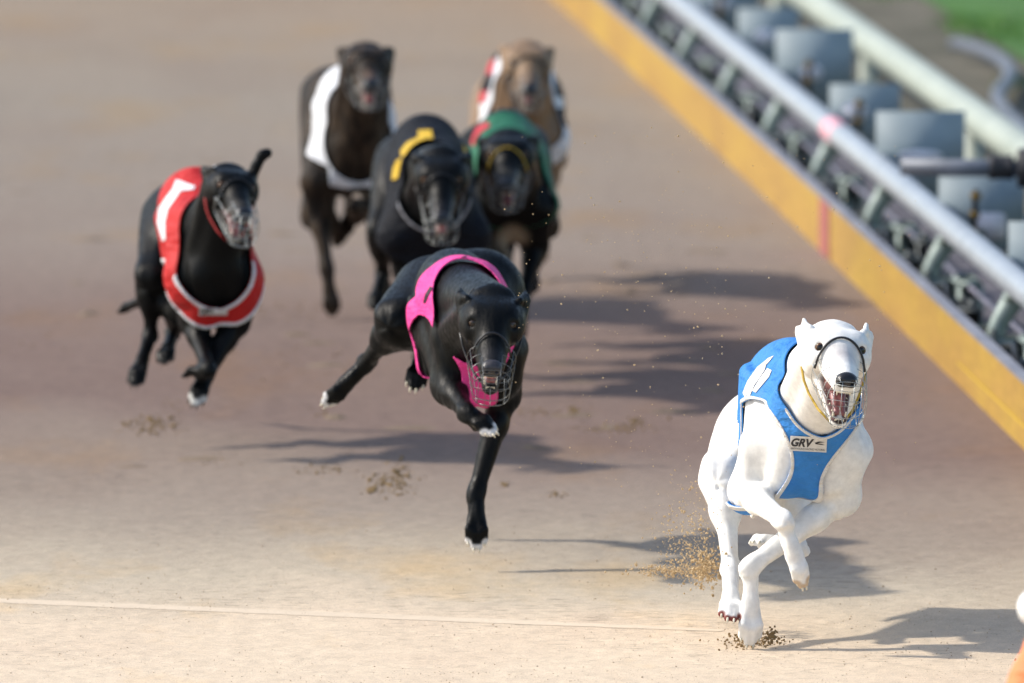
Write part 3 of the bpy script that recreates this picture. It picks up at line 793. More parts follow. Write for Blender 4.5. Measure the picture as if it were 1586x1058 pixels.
# 4. brindle in white
def mask_brin(f, u, l, n):
    neck = -((f + .10) * .85 + (u - .15) * .53) + .03 * np.clip(np.abs(l) / .09, 0, 1) - .028
    low = (f - .0) * .60 + (u + .088) * .80 - .15 * np.clip(np.abs(l) - .03, 0, .1)
    return amin(neck, .082 + 2.5 * np.clip(u + .03, 0, 1) - np.abs(l), np.where(u > .08, f + .33, np.minimum(f + .24 + np.clip(u, 0, .08), low + np.clip(-.10 - f, 0, .3) * .5)))
DOGS.append(dict(
    name='brindle', Y=28.75, chest=(556, 238), torso=(4, 8, 3), scale=.95, vox=.005, coat=(.016, .012, .009), coat_mat=M_coat_brindle, arch=.0,
    head=dict(eye=(569, 96, -.20), yaw=4, pitch=10, roll=0, open=16, scale=1.08),
    fl=[(490, 280, .04), (492, 325, .06), (506, 415, .0), (516, 490, -.02)],
    fr=[(612, 280, .05), (596, 320, .10), (548, 318, -.05), (556, 345, .02)],
    hl=[(490, 330, .30), (530, 360, .4), (548, 330, .4)],
    hr=[(590, 330, .30), (590, 400, .4), (598, 470, .4)],
    tail=[(540, 330, .75), (545, 360, .8)],
    marks=[('head', (.10, -.045, .0), .06, (.26, .17, .13), .8)],
    muzzle=dict(rings=(.03, .075, .125), long=7, strap=M_wire_b, strap2=M_wire_b), claws=False,
    vest=dict(mat=M_white_cloth, mask=mask_brin),
    label='dark brindle greyhound in a white racing vest, running at the back left', group=None))
# 5. black dog, black vest, yellow number
def neck_five(f, u, l): return -((f + .10) * .80 + (u - .15) * .60) + .02 * np.clip(np.abs(l) / .09, 0, 1) + .012
def mask_five(f, u, l, n):
    low = (f - .0) * .60 + (u + .115) * .80 - .25 * np.clip(np.abs(l) - .03, 0, .1)
    return amin(neck_five(f, u, l), np.where(u > .05, f + .42, np.minimum(f + .42, low + np.clip(-.15 - f, 0, .3) * .8)))
DOGS.append(dict(
    name='five', Y=26.8, chest=(672, 336), torso=(3, 9, 3), scale=.95, vox=.005, coat=BLACK, coat_mat=M_coat_black, arch=.0, tuck=.03,
    head=dict(eye=(684, 276, -.34), yaw=0, pitch=30, roll=0, open=20, scale=1.06),
    fl=[(615, 365, .03), (630, 420, .05), (650, 505, -.02), (655, 575, -.05)],
    fr=[(728, 365, .03), (735, 425, .06), (742, 500, .0), (742, 570, -.05)],
    hl=[(594, 360, .40), (592, 425, .48), (580, 478, .36)],
    hr=[(720, 380, .40), (745, 440, .5), (745, 480, .4)],
    tail=[(660, 380, .85), (670, 420, .8)],
    marks=[('head', (.10, -.03, .0), .04, (.03, .03, .035), .8)],
    muzzle=dict(rings=(.03, .075, .125), long=7, strap=M_wire_b, strap2=M_wire_b), claws=False,
    vest=dict(mat=M_black_cloth, mask=mask_five, piping=(.007, M_pipe_dull, lambda f, u, l: neck_five(f, u, l) + np.clip(u - .04, 0, 1)), lift=.004,
              decals=[('number', [[(648, 204), (668, 203), (671, 219), (652, 226), (636, 233), (624, 246), (622, 235), (632, 222), (648, 215)],
                                  [(624, 246), (618, 276), (609, 280), (611, 262), (616, 250)], [(714, 216), (725, 220), (727, 240), (716, 236)]], M_yellow)]),
    label='black greyhound in a black racing vest with a yellow number, behind the pink dog', group=None))
# 6. black dog in green
def mask_six(f, u, l, n):
    neck = -((f + .10) * .85 + (u - .15) * .53) + .02 * np.clip(np.abs(l) / .09, 0, 1) - .018
    low = (f - .0) * .60 + (u + .052) * .80 - .25 * np.clip(np.abs(l) - .03, 0, .1)
    return amin(neck, np.where(u > .07, f + .30, np.minimum(f + .21 + np.clip(u, 0, .07), low + np.clip(-.13 - f, 0, .3) * .8)), .5 + l * 0)
DOGS.append(dict(
    name='six', Y=27.6, chest=(792, 314), torso=(2, 9, 2), scale=.93, vox=.005, coat=BLACK, coat_mat=M_coat_black, arch=.0, tuck=.03,
    head=dict(eye=(786, 240, -.34), yaw=-2, pitch=16, roll=2, open=18, scale=1.10),
    fl=[(745, 325, .03), (760, 375, .05), (782, 420, -.02), (786, 470, -.05)],
    fr=[(838, 325, .03), (830, 380, .08), (812, 455, .0), (800, 530, -.05)],
    hl=[(745, 340, .40), (750, 400, .5), (745, 450, .4)],
    hr=[(840, 345, .40), (825, 400, .5), (822, 455, .4)],
    tail=[(790, 380, .85), (790, 420, .8)],
    marks=[('head', (.09, -.045, .0), .05, (.14, .13, .11), .8), ('torso', (.0, -.10, .0), .05, (.30, .24, .17), .6)],
    muzzle=dict(rings=(.03, .075, .125), long=7, loop=M_yellow_strap, strap=M_wire_b, strap2=M_wire_b), claws=False,
    vest=dict(mat=M_green, mask=mask_six, lift=.004,
              decals=[('number', [[(732, 202), (756, 190), (760, 197), (746, 206), (738, 216), (736, 228), (730, 222)]], M_red_print)]),
    label='black greyhound in a green racing vest, between the yellow numbered dog and the fawn dog', group=None))
# 7. fawn in black and white stripes
def mask_seven(f, u, l, n):
    neck = -((f + .10) * .85 + (u - .15) * .53) + .02 * np.clip(np.abs(l) / .09, 0, 1) - .01
    low = (f - .0) * .60 + (u + .105) * .80 - .25 * np.clip(np.abs(l) - .03, 0, .1)
    return amin(neck, np.where(u > .05, f + .46, np.minimum(f + .46, low + np.clip(-.15 - f, 0, .3) * 1.0)))
DOGS.append(dict(
    name='seven', Y=29.5, chest=(810, 204), torso=(1, 4, 0), scale=.98, vox=.005, coat=(.24, .155, .09), coat_mat=M_coat_fawn, arch=.01, tuck=.03,
    head=dict(eye=(818, 97, -.28), yaw=3, pitch=16, roll=-3, open=14, scale=1.06),
    fl=[(765, 215, .03), (768, 270, .05), (775, 340, -.02), (780, 410, -.05)],
    fr=[(852, 215, .03), (848, 270, .08), (840, 340, .0), (835, 410, -.05)],
    hl=[(745, 240, .35), (760, 310, .5), (760, 360, .4)],
    hr=[(852, 240, .35), (842, 305, .5), (840, 360, .4)],
    tail=[(815, 280, .85), (815, 320, .8)],
    marks=[('head', (.09, -.035, .0), .055, (.10, .075, .06), .8), ('torso', (.0, -.02, .0), .05, (.55, .42, .28), .9)],
    muzzle=dict(rings=(.03, .075, .125), long=7, strap=M_wire_b, strap2=M_wire_b), claws=False,
    vest=dict(mat=M_white_cloth, mask=mask_seven, lift=.004,
              decals=[('black_stripe', [[(762, 60), (777, 58), (772, 92), (757, 96)], [(750, 117), (765, 115), (760, 140), (746, 144)], [(856, 100), (867, 104), (873, 150), (860, 150)], [(862, 168), (876, 168), (878, 196), (866, 196)]], M_black_cloth),
                      ('number', [[(753, 95), (769, 93), (764, 115), (749, 117)], [(744, 142), (758, 140), (752, 160), (742, 160)]], M_red_print)]),
    label='fawn greyhound in a black and white striped vest with red number, farthest back', group=None))

for D_ in DOGS:
    if ONLY and D_['name'] not in ONLY: continue
    o_ = greyhound(D_); tag(o_, D_['label'], 'greyhound', 'greyhounds racing on the sand track')
#SET
# ------------------------------------------------------------------ the setting
BX = (-1.91286503e-04, -6.01886635e-02, 8.84766666e-01)
def bx(Y): t = Y - 30.0; return BX[0] * t * t + BX[1] * t + BX[2]
def line_pt(Y, off, z):                     # a point beside the track's inner kerb board
    s_ = 2 * BX[0] * (Y - 30) + BX[1]; n_ = 1 / math.sqrt(1 + s_ * s_)
    return np.array([bx(Y) + off * n_, Y - off * s_ * n_, z])
def lframe(Y):
    s_ = 2 * BX[0] * (Y - 30) + BX[1]; n_ = 1 / math.sqrt(1 + s_ * s_)
    return np.array([[n_, -s_ * n_, 0], [s_ * n_, n_, 0], [0, 0, 1.0]])   # across, along, up
def strip(Ys, secs, closed=False):          # sweep a cross-section (off, z) along the kerb
    m = MB(); V = [line_pt(Y, o, z) for Y in Ys for o, z in secs]; k = len(secs); F_ = []
    for i in range(len(Ys) - 1):
        for j in range(k if closed else k - 1):
            j2 = (j + 1) % k; F_.append((i * k + j, (i + 1) * k + j, (i + 1) * k + j2, i * k + j2))
    if closed: F_.append(tuple(range(k))); F_.append(tuple((len(Ys) - 1) * k + j for j in range(k))[::-1])
    m.add(V, F_); return m
YS = list(np.arange(10, 80.1, 1.0))

def sand_material():
    m = principled("sand", (.4, .33, .26), .95, 0, .15)
    tc = N(m, "ShaderNodeTexCoord"); P_ = tc.outputs["Object"]
    sx = N(m, "ShaderNodeSeparateXYZ"); L(m, P_, sx.inputs[0])
    n1 = noise(m, .55, 4, .5, P_, (1.0, .55, 1)); n2 = noise(m, 2.2, 5, .6, P_, (.8, .35, 1))
    def math_(op, a, b):
        x = N(m, "ShaderNodeMath", operation=op)
        for s, v in zip(x.inputs, (a, b)):
            if hasattr(v, 'is_linked'): L(m, v, s)
            else: s.default_value = v
        return x.outputs[0]
    # tone bands of the harrowed track: pale near, darkest midway, warped by noise
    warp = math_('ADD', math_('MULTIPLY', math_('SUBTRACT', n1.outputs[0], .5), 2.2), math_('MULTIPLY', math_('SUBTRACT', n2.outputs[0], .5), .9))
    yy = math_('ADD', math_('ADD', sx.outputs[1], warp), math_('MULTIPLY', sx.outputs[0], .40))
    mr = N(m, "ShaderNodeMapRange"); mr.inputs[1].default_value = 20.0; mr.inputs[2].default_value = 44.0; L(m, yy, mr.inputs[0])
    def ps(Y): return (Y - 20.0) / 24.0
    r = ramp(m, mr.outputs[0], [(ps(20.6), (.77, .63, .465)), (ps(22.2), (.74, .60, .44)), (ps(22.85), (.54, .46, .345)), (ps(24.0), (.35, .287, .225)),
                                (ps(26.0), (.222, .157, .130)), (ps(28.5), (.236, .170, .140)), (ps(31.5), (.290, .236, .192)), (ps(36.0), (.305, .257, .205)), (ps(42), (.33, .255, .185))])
    # rusty and ochre scuffs
    n3 = noise(m, 3.4, 5, .62, P_, (.55, .20, 1)); f3 = ramp(m, n3.outputs[0], [(.54, 0.0), (.70, .60)])
    c1 = mixc(m, f3.outputs[0], r.outputs[0], mixc(m, 1.0, r.outputs[0], (1.12, .95, .68), 'MULTIPLY'))
    n4 = noise(m, 1.4, 4, .6, P_, (.9, .35, 1)); f4 = ramp(m, n4.outputs[0], [(.50, 0.0), (.68, .35)])
    c2 = mixc(m, f4.outputs[0], c1, mixc(m, 1.0, c1, (.80, .73, .72), 'MULTIPLY'))
    # grain
    n5 = noise(m, 300, 4, .75, P_, (1, .5, 1)); f5 = ramp(m, n5.outputs[0], [(.30, .74), (.70, 1.14)])
    c3 = mixc(m, 1.0, c2, f5.outputs[0], 'MULTIPLY')
    n6 = noise(m, 26, 6, .7, P_, (1, .45, 1)); f6 = ramp(m, n6.outputs[0], [(.30, .86), (.70, 1.08)])
    c4 = mixc(m, 1.0, c3, f6.outputs[0], 'MULTIPLY')
    na = noise(m, 55, 3, .6, P_, (.28, 1.5, 1)); nb = noise(m, 1.1, 2, .5, P_)                  # short dark rake dashes, in patches
    fa = ramp(m, math_('ADD', na.outputs[0], math_('MULTIPLY', nb.outputs[0], .35)), [(.78, 1.0), (.86, .62)])
    c5 = mixc(m, 1.0, c4, fa.outputs[0], 'MULTIPLY'); L(m, c5, bsdf(m).inputs["Base Color"])
    # harrow ripples and grains
    n7 = noise(m, 9, 6, .65, P_, (1.0, 2.4, 1)); n8 = noise(m, 60, 5, .7, P_, (.6, 1.5, 1)); n9 = noise(m, 320, 2, .6, P_)
    b1 = bump(m, n7.outputs[0], .38, .03); b2 = bump(m, n8.outputs[0], .45, .008, b1); L(m, bump(m, n9.outputs[0], .6, .002, b2), bsdf(m).inputs["Normal"])
    return m
M_sand = sand_material()
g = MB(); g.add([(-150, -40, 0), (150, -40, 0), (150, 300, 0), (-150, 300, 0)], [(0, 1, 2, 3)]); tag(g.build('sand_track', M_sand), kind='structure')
# the faint pale line raked across the track
M_line = mottled("pale line", (.67, .55, .405), (.61, .50, .365), .95, 0, 30, .5, 120)
pa, pb = gp(-40, 929), gp(1120, 977); dv = unit(pb - pa); nn = np.array([-dv[1], dv[0], 0]); m_ = MB(); Vl = []; Fl = []
for i in range(60):
    t = i / 59; p = pa + (pb - pa) * t; wd = .036 * (1 + .08 * math.sin(i * 1.7) * math.sin(i * .6)) * (1 - .55 * max(0, t - .7) / .3)
    Vl += [p - nn * wd + [0, 0, .0006], p + nn * wd + [0, 0, .0006]]
    if i: Fl.append((2 * i - 2, 2 * i - 1, 2 * i + 1, 2 * i))
tag(m_.add(Vl, Fl).build('track_line', M_line), kind='structure')

# infield beyond the kerb board
def infield_material():
    m = principled("infield dirt", (.2, .17, .15), .95, 0, .15)
    tc = N(m, "ShaderNodeTexCoord"); n1 = noise(m, 2.2, 5, .6, tc.outputs["Object"], (1, .5, 1)); r = ramp(m, n1.outputs[0], [(.35, (.085, .085, .06)), (.6, (.17, .155, .12)), (.8, (.24, .21, .16))])
    n2 = noise(m, 60, 5, .65); L(m, mixc(m, .4, r.outputs[0], n2.outputs[0], 'OVERLAY'), bsdf(m).inputs["Base Color"]); L(m, bump(m, n2.outputs[0], .6, .02), bsdf(m).inputs["Normal"]); return m
M_dirt = infield_material()
M_conc = mottled("rail footing", (.085, .078, .095), (.15, .135, .15), .9, 0, 7, .5, 70)
def ground_strip(name, o0, o1, z, mat, n=8):
    m = strip(YS, [(o0 + (o1 - o0) * i / n, z) for i in range(n + 1)]); m.F = [f[::-1] for f in m.F]; return tag(m.build(name, mat, None, None, False), kind='structure')
ground_strip('rail_footing', .026, .40, .004, M_conc)
ground_strip('infield_dirt', .40, 1.45, .008, M_dirt)
M_grass = mottled("turf", (.035, .11, .012), (.07, .19, .02), .9, 0, 3, .8, 90)
ground_strip('infield_turf', 1.35, 40.0, .014, M_grass, 30)
def grass_blades():
    n_ = 30000; V = []; F_ = []; r_ = np.random.RandomState(5)
    Yg = r_.uniform(33, 50, n_); og = .8 + np.abs(r_.normal(0, 1, n_)) * .8
    for Y, o in zip(Yg, og):
        dens = .5 + .5 * math.sin(Y * 1.9 + o * 3.1) * math.sin(o * 5.3 - Y * .7)
        if o < 2.0 and dens * (o - .75) < .30 + .25 * r_.rand(): continue
        p = line_pt(Y, o, .006); a = r_.uniform(0, 6.28); h = r_.uniform(.015, .045); w_ = r_.uniform(.004, .008); lx, ly = r_.normal(0, .02, 2)
        b = len(V); V += [p + [math.cos(a) * w_, math.sin(a) * w_, 0], p - [math.cos(a) * w_, math.sin(a) * w_, 0], p + [lx, ly, h]]; F_.append((b, b + 1, b + 2))
    m = principled("grass blades", (.05, .17, .02), .6); n1 = noise(m, 4, 3); r = ramp(m, n1.outputs[0], [(.35, (.045, .15, .012)), (.7, (.12, .28, .03))]); L(m, r.outputs[0], bsdf(m).inputs["Base Color"])
    tag(mesh_obj('grass', V, np.array(F_), m, None, None, False), kind='stuff')
grass_blades()

# yellow kerb board
def board_material():
    m = principled("yellow paint", (.62, .36, .05), .55, 0, .35)
    n1 = noise(m, 3, 5, .6, None, (1, .35, 1)); r = ramp(m, n1.outputs[0], [(.3, (.35, .20, .050)), (.5, (.41, .245, .052)), (.75, (.46, .30, .045))])
    n2 = noise(m, 40, 5, .7, None, (1, .2, 1)); r2 = ramp(m, n2.outputs[0], [(.35, .82), (.6, 1.0)])
    L(m, mixc(m, 1.0, r.outputs[0], r2.outputs[0], 'MULTIPLY'), bsdf(m).inputs["Base Color"]); L(m, bump(m, n2.outputs[0], .15, .003), bsdf(m).inputs["Normal"]); return m
M_board = board_material()
kb = empty('kerb_board', line_pt(30, 0, 0)); tag(kb, 'long yellow kerb board with a red mark, edging the sand track', 'kerb board')
ko = np.array(kb.location)
strip(YS, [(0, -.02), (0, .148), (.024, .148), (.024, -.02)], True).build('board', M_board, kb, ko, False)
M_lip = mottled("grey lip", (.20, .20, .23), (.30, .30, .33), .5, .3)
strip(YS, [(-.002, .1485), (-.002, .157), (.026, .157), (.026, .1485)], True).build('top_strip', M_lip, kb, ko, False)
M_redmark = mottled("red paint", (.30, .085, .075), (.36, .11, .09), .6, 0, 30)
yr = 30.5; m_ = MB(); m_.add([line_pt(yr, -.003, .001), line_pt(yr, -.003, .1478), line_pt(yr + .30, -.003, .1478), line_pt(yr + .30, -.003, .001)], [(0, 1, 2, 3)])
m_.build('red_mark', M_redmark, kb, ko, False)
M_yline = principled("fresh yellow", (.56, .38, .03), .5)
strip(list(np.arange(22, 27.01, .5)), [(-.003, .052), (-.003, .058)]).build('scuff_line', M_yline, kb, ko, False)

# lure rail and its brackets
M_rail = mottled("galvanised rail", (.30, .34, .38), (.40, .44, .48), .42, .25, 14, .12, 90)
M_pinkband = principled("pink band", (.70, .36, .42), .5)
lr = empty('lure_rail', line_pt(30, .12, 0)); tag(lr, 'smooth silver white tube rail with a pink band, just behind the yellow board', 'rail'); lo_ = np.array(lr.location)
m_ = MB(); m_.tube([line_pt(Y, .125, .255) for Y in YS], .034, 20); m_.build('tube', M_rail, lr, lo_)
m_ = MB(); m_.tube([line_pt(Y, .125, .255) for Y in (31.55, 31.70, 31.85)], .0348, 20); m_.build('painted_band', M_pinkband, lr, lo_)
M_post = mottled("grey green casting", (.17, .22, .21), (.30, .36, .335), .5, .3, 18, .3, 90)
M_dark = mottled("greasy steel", (.018, .018, .02), (.05, .045, .04), .4, .6, 25, .3, 90)
M_panel = mottled("grey panel", (.225, .285, .315), (.30, .365, .395), .6, 0, 10, .1, 60)
M_mid = mottled("weathered casting", (.05, .06, .065), (.16, .18, .18), .55, .2, 16, .4, 80)
M_insert = principled("white insert", (.78, .76, .80), .5)
M_brass = mottled("brass nut", (.30, .20, .06), (.16, .11, .04), .4, .8)
BLAB = ['nearest rail bracket with a shiny upright bolt, at the right edge of the photo', 'rail bracket with square white panel insert beside the horizontal lure arm',
        'rail bracket with a wide slot in its panel, beside the red mark', 'rail bracket with round white insert and a dark bolt across it, behind the pink band',
        'rail bracket just beyond the pink banded stretch of rail', 'rail bracket between the blurred far pair and the pink band, round insert', 'blurred rail bracket near the top of the photo, under the silver rail',
        'second farthest rail bracket, blurred at the top edge', 'farthest rail bracket, at the top edge of the photo']
for k in range(9):
    Y = 26.9 + 1.63 * k; A_ = lframe(Y); base = line_pt(Y, .10, 0); rt = empty('rail_bracket', base); tag(rt, BLAB[k], 'rail bracket', 'brackets carrying the lure rail')
    def q(o, d, z): return line_pt(Y, o, z) + A_[1] * d
    m_ = MB(); arc = [q(.085 + .045 * math.sin(t * math.pi * .5) - .035 * math.sin(t * math.pi), 0, .055 + .17 * t) for t in np.linspace(0, 1, 9)]
    m_.tube(arc, [.034, .030, .027, .025, .024, .024, .025, .027, .030], 10); m_.box(q(.122, 0, .218), (.05, .09, .012), A_, .003); m_.build('post', M_post, rt, base)
    m_ = MB(); m_.box(q(.095, 0, .045), (.17, .24, .085), A_, .008); m_.box(q(.080, .0, .105), (.12, .13, .04), A_, .010); m_.box(q(.16, -.12, .07), (.07, .18, .13), A_, .012)
    for a in (-.05, .05): m_.lathe(q(.04, a, .05), (0, 0, 1), [(0, .012), (.012, .012), (.016, .006)], 8)
    m_.build('base_casting', M_post, rt, base)
    m_ = MB(); m_.lathe(q(.075, -.16, .03), A_[0], [(-.03, .015), (-.03, .045), (-.012, .048), (-.010, .036), (.010, .036), (.012, .048), (.03, .045), (.03, .015)], 18); m_.lathe(q(.085, -.30, .045), A_[0], [(-.035, .02), (-.035, .055), (.035, .055), (.035, .02)], 18); m_.build('roller', M_dark, rt, base)
    m_ = MB(); m_.box(q(.095, .50, .035), (.12, .42, .06), A_, .012); m_.box(q(.105, .50, .078), (.05, .26, .04), A_, .010); m_.lathe(q(.04, .36, .06), (0, 0, 1), [(0, .016), (.02, .016), (.024, .009), (.04, .009)], 10); m_.build('spring_housing', M_post, rt, base)
    rc_ = random.Random(k * 7 + 3)
    for j in range(3 + k % 2):
        m_ = MB(); d_ = -.75 + .42 * j + rc_.uniform(-.08, .08); o_ = rc_.uniform(.06, .17); h_ = rc_.uniform(.07, .15)
        m_.box(q(o_, d_, h_ / 2), (rc_.uniform(.04, .08), rc_.uniform(.06, .14), h_), A_, .006)
        m_.lathe(q(o_ + rc_.uniform(-.01, .01), d_ + rc_.uniform(-.02, .02), h_), (0, 0, 1), [(0, .016), (.008, .016), (.010, .009), (.016, .009)], 8)
        m_.build('clip_block', M_mid, rt, base)
    m_ = MB(); m_.tube([q(.05, -.8, .11), q(.07, -.5, .15), q(.05, -.2, .11), q(.08, .05, .15), q(.06, .3, .10)], .007, 6)
    m_.build('hose', M_dark, rt, base)
    # panel
    pc = q(.245, .35, .265); m_ = MB()
    cut = [(.0, .036, .026), (.02, .045, .032), (.0, .055, .012), (.01, .03, .03)][k % 4]
    ph_ = [.21, .19, .24, .20, .25, .21, .22, .20, .22][k]; pw2 = [.20, .22, .24, .20, .23, .19, .22, .20, .21][k]; m_.box(pc + np.array([0, 0, (ph_ - .21) * .5]), (pw2, .006, ph_), A_, 0); m_.box(pc + A_[0] * (pw2 / 2 + .025) + np.array([0, 0, -.055]), (.05, .006, .085), A_, 0); m_.box(pc + A_[0] * -.02 + A_[1] * -.02 + np.array([0, 0, -.07]), (.06, .03, .05), A_, .004); m_.box(q(.245, .37, .165), (.19, .05, .012), A_, .003); m_.build('panel', M_panel, rt, base)
    m_ = MB(); cx, a_, b_ = [(-.01, .030, .030), (.02, .042, .034), (.0, .060, .016), (-.03, .038, .030)][k % 4] if k < 4 else (-.01, .034, .026); cz = .28 if k != 1 else .225
    sq = k == 1; ring_ = []
    for t in np.linspace(0, 2 * math.pi, 28, endpoint=False):
        e = .35 if sq else 1.0; ct, st = math.cos(t), math.sin(t)
        ring_.append(q(.245 + cx + a_ * math.copysign(abs(ct) ** e, ct), .3435, cz + b_ * math.copysign(abs(st) ** e, st)))
    m_.add(ring_ + [p + A_[1] * .003 for p in ring_], [tuple(range(28))] + [(i, i + 28, (i + 1) % 28 + 28, (i + 1) % 28) for i in range(28)]); m_.build('insert', M_insert, rt, base)
    # threaded bolt with nuts
    if k in (0, 1, 3, 4, 6, 8):
        bz = .20; bp = q(.215 if k else .20, .27 if k else .02, bz - (.12 if k == 0 else .0)); m_ = MB()
        pr_ = []
        for i in range(26): pr_.append((i * .005, .0085 if i % 2 else .0072))
        m_.lathe(bp, (.06, 0, 1), pr_, 12); m_.build('bolt', M_dark if k else M_rail, rt, base)
        for z in (.012, .052, .10):
            m_ = MB(); m_.lathe(bp + np.array([.06 * z, 0, z]), (.06, 0, 1), [(0, .013), (.003, .0155), (.012, .0155), (.015, .013)], 6)
            m_.build('nut', M_brass, rt, base, False)
m_ = MB(); m_.tube([line_pt(Y, .16, .12 + .004 * math.sin(Y * 1.3)) for Y in np.arange(10, 80, .5)], .0065, 8)
M_cable = mottled("cable", (.16, .16, .20), (.26, .25, .32), .5, .3)
tag(m_.build('lure_cable', M_cable), 'thin grey drive cable running low between the yellow board and the silver rail', 'cable')
# running rail
M_rail2 = mottled("white running rail", (.30, .34, .29), (.38, .42, .36), .5, 0, 9, .1, 50)
rr_ = empty('running_rail', line_pt(32, .5, 0)); tag(rr_, 'thick blurred white running rail behind the grey brackets', 'rail'); ro_ = np.array(rr_.location)
m_ = MB(); m_.tube([line_pt(Y, .51, .30) for Y in YS], .048, 20); m_.build('tube', M_rail2, rr_, ro_)
for Y in np.arange(25.3, 45, 3.2):
    m_ = MB(); m_.lathe(line_pt(Y, .51, 0), (0, 0, 1), [(0, .05), (.01, .05), (.012, .028), (.26, .026)], 14); m_.build('post', M_rail2, rr_, ro_)
# lure arm across the rail
la = empty('lure_boom', (1.15, 28.60, 0)); tag(la, 'horizontal grey steel arm with black rubber sleeve, above the rail at right', 'steel arm'); lao = np.array(la.location)
M_steel = mottled("grey steel", (.10, .115, .14), (.17, .19, .23), .5, .1, 20, .1, 60); M_rubber = mottled("black rubber", (.012, .012, .016), (.03, .03, .035), .6, 0, 30, .3, 120)
pa = at(1395, 258, 28.60); pb = at(1640, 262, 28.60); dx = pb - pa
m_ = MB(); m_.tube([pa, pb], .0215, 18); m_.build('tube', M_steel, la, lao)
m_ = MB(); m_.lathe(at(1532, 259, 28.60), dx, [(0, .020), (0, .030), (.003, .033), (.02, .030), (.05, .030), (.056, .033), (.060, .030), (.060, .020)], 18); m_.build('rubber_sleeve', M_rubber, la, lao)
m_ = MB(); m_.lathe(at(1576, 260, 28.60), dx, [(0, .02), (0, .046), (.004, .050), (.09, .050), (.094, .046), (.094, .02)], 20); m_.build('rubber_clamp', M_rubber, la, lao)
m_ = MB(); m_.box(at(1640, 262, 28.60) - np.array([0, 0, .16]), (.06, .06, .40), None, .008); m_.build('upright', M_steel, la, lao)
# bent pipe in the dirt
m_ = MB(); pp = [gp(*p, z=.06) for p in [(1478, 68), (1500, 72), (1530, 82), (1556, 97), (1566, 112), (1560, 128), (1548, 140), (1544, 154), (1556, 172), (1590, 205), (1640, 245)]]
m_.tube(pp, .022, 12); tag(m_.build('bent_pipe', M_steel), 'bent grey pipe lying on the dirt at the top right corner', 'pipe')
# lure, nearer the camera at the right edge
M_orange = cloth("orange cloth", (.85, .26, .10)); YL = 18.7
lu = empty('lure', (at(1590, 1030, YL)[0], YL, 0)); tag(lu, 'blurred orange cloth lure with a white ball, cut off by the bottom right corner', 'lure'); luo = np.array(lu.location)
Fl_ = Field(); p0 = at(1614, 1056, YL); p1 = at(1640, 1120, YL + .1)
Fl_.rc(p0, p1, .050, .06, .02); Fl_.rc(at(1590, 1070, YL), at(1618, 1110, YL), .030, .05, .03); Fl_.rc(p0 + [0, 0, .02], at(1612, 1000, YL), .035, .028, .03)
D_, l_ = Fl_.sample(.006); V_, Q_ = surface_nets(D_, l_, .006); mesh_obj('sock', V_, Q_, M_orange, lu, luo)
m_ = MB(); m_.ball(at(1606, 941, YL), .033, None, 20, 14); m_.build('ball', M_white_pl, lu, luo)
m_ = MB(); m_.tube([at(1606, 955, YL), at(1610, 1010, YL)], .012, 8); m_.tube([p1, line_pt(YL, .0, .30), line_pt(YL, .14, .25)], .012, 8); m_.build('arm', M_steel, lu, luo)

# ------------------------------------------------------------------ loose sand
M_clod = mottled("thrown sand", (.42, .30, .16), (.58, .44, .26), .95, 0, 60, .5, 200)
M_clod_d = mottled("turned sand", (.16, .105, .045), (.30, .20, .09), .95, 0, 40, .5, 200)
M_scuff = mottled("scuffed sand", (.135, .095, .06), (.24, .175, .115), .95, 0, 9, .8, 120)
M_grain = mottled("sand grains", (.30, .22, .14), (.55, .43, .30), .95, 0, 14, .5, 200)
def rock(mb, c, r, rs):
    t = (1 + 5 ** .5) / 2
    v = np.array([(-1, t, 0), (1, t, 0), (-1, -t, 0), (1, -t, 0), (0, -1, t), (0, 1, t), (0, -1, -t), (0, 1, -t), (t, 0, -1), (t, 0, 1), (-t, 0, -1), (-t, 0, 1)], float) / 1.9
    f = [(0, 11, 5), (0, 5, 1), (0, 1, 7), (0, 7, 10), (0, 10, 11), (1, 5, 9), (5, 11, 4), (11, 10, 2), (10, 7, 6), (7, 1, 8), (3, 9, 4), (3, 4, 2), (3, 2, 6), (3, 6, 8), (3, 8, 9), (4, 9, 5), (2, 4, 11), (6, 2, 10), (8, 6, 7), (9, 8, 1)]
    v = v * (1 + rs.uniform(-.35, .35, (12, 1))) * rs.uniform(.7, 1.2, 3); mb.add(np.asarray(c) + v * r, f)
rs = np.random.RandomState(3)
m_ = MB()
for i in range(1500):                                         # spray behind the leader's feet
    px_ = 1096 - 92 * rs.beta(1.1, 2.6) + rs.normal(0, 16); py_ = 890 - 160 * rs.beta(.9, 2.6) + rs.normal(0, 10)
    rock(m_, at(px_, py_, 21.9 + rs.uniform(-.15, .35)), .0005 + .0042 * rs.beta(.7, 5), rs)
for i in range(420): rock(m_, at(1092 + rs.normal(0, 11), 882 + rs.normal(0, 13), 21.95 + rs.uniform(-.05, .08)), .0008 + .0055 * rs.beta(1, 4), rs)
for i in range(420): rock(m_, at(1035 + rs.normal(0, 30), 884 + rs.normal(0, 5), 22.1 + rs.uniform(-.05, .1)), .0006 + .0036 * rs.beta(1, 4), rs)
tag(m_.build('thrown_sand', M_clod, None, None, False), kind='stuff')
m_ = MB()
for i in range(480):                                          # fine grains hanging in the air
    px_ = rs.uniform(780, 1420) if rs.rand() < .75 else rs.uniform(900, 1130); py_ = rs.uniform(190, 520) if rs.rand() < .5 else rs.uniform(300, 760)
    rock(m_, at(px_, py_, 21.9 + rs.uniform(-.5, .8)), rs.choice([.0008, .0012, .0019], p=[.5, .35, .15]), rs)
tag(m_.build('airborne_grains', M_clod, None, None, False), kind='stuff')
m_ = MB()
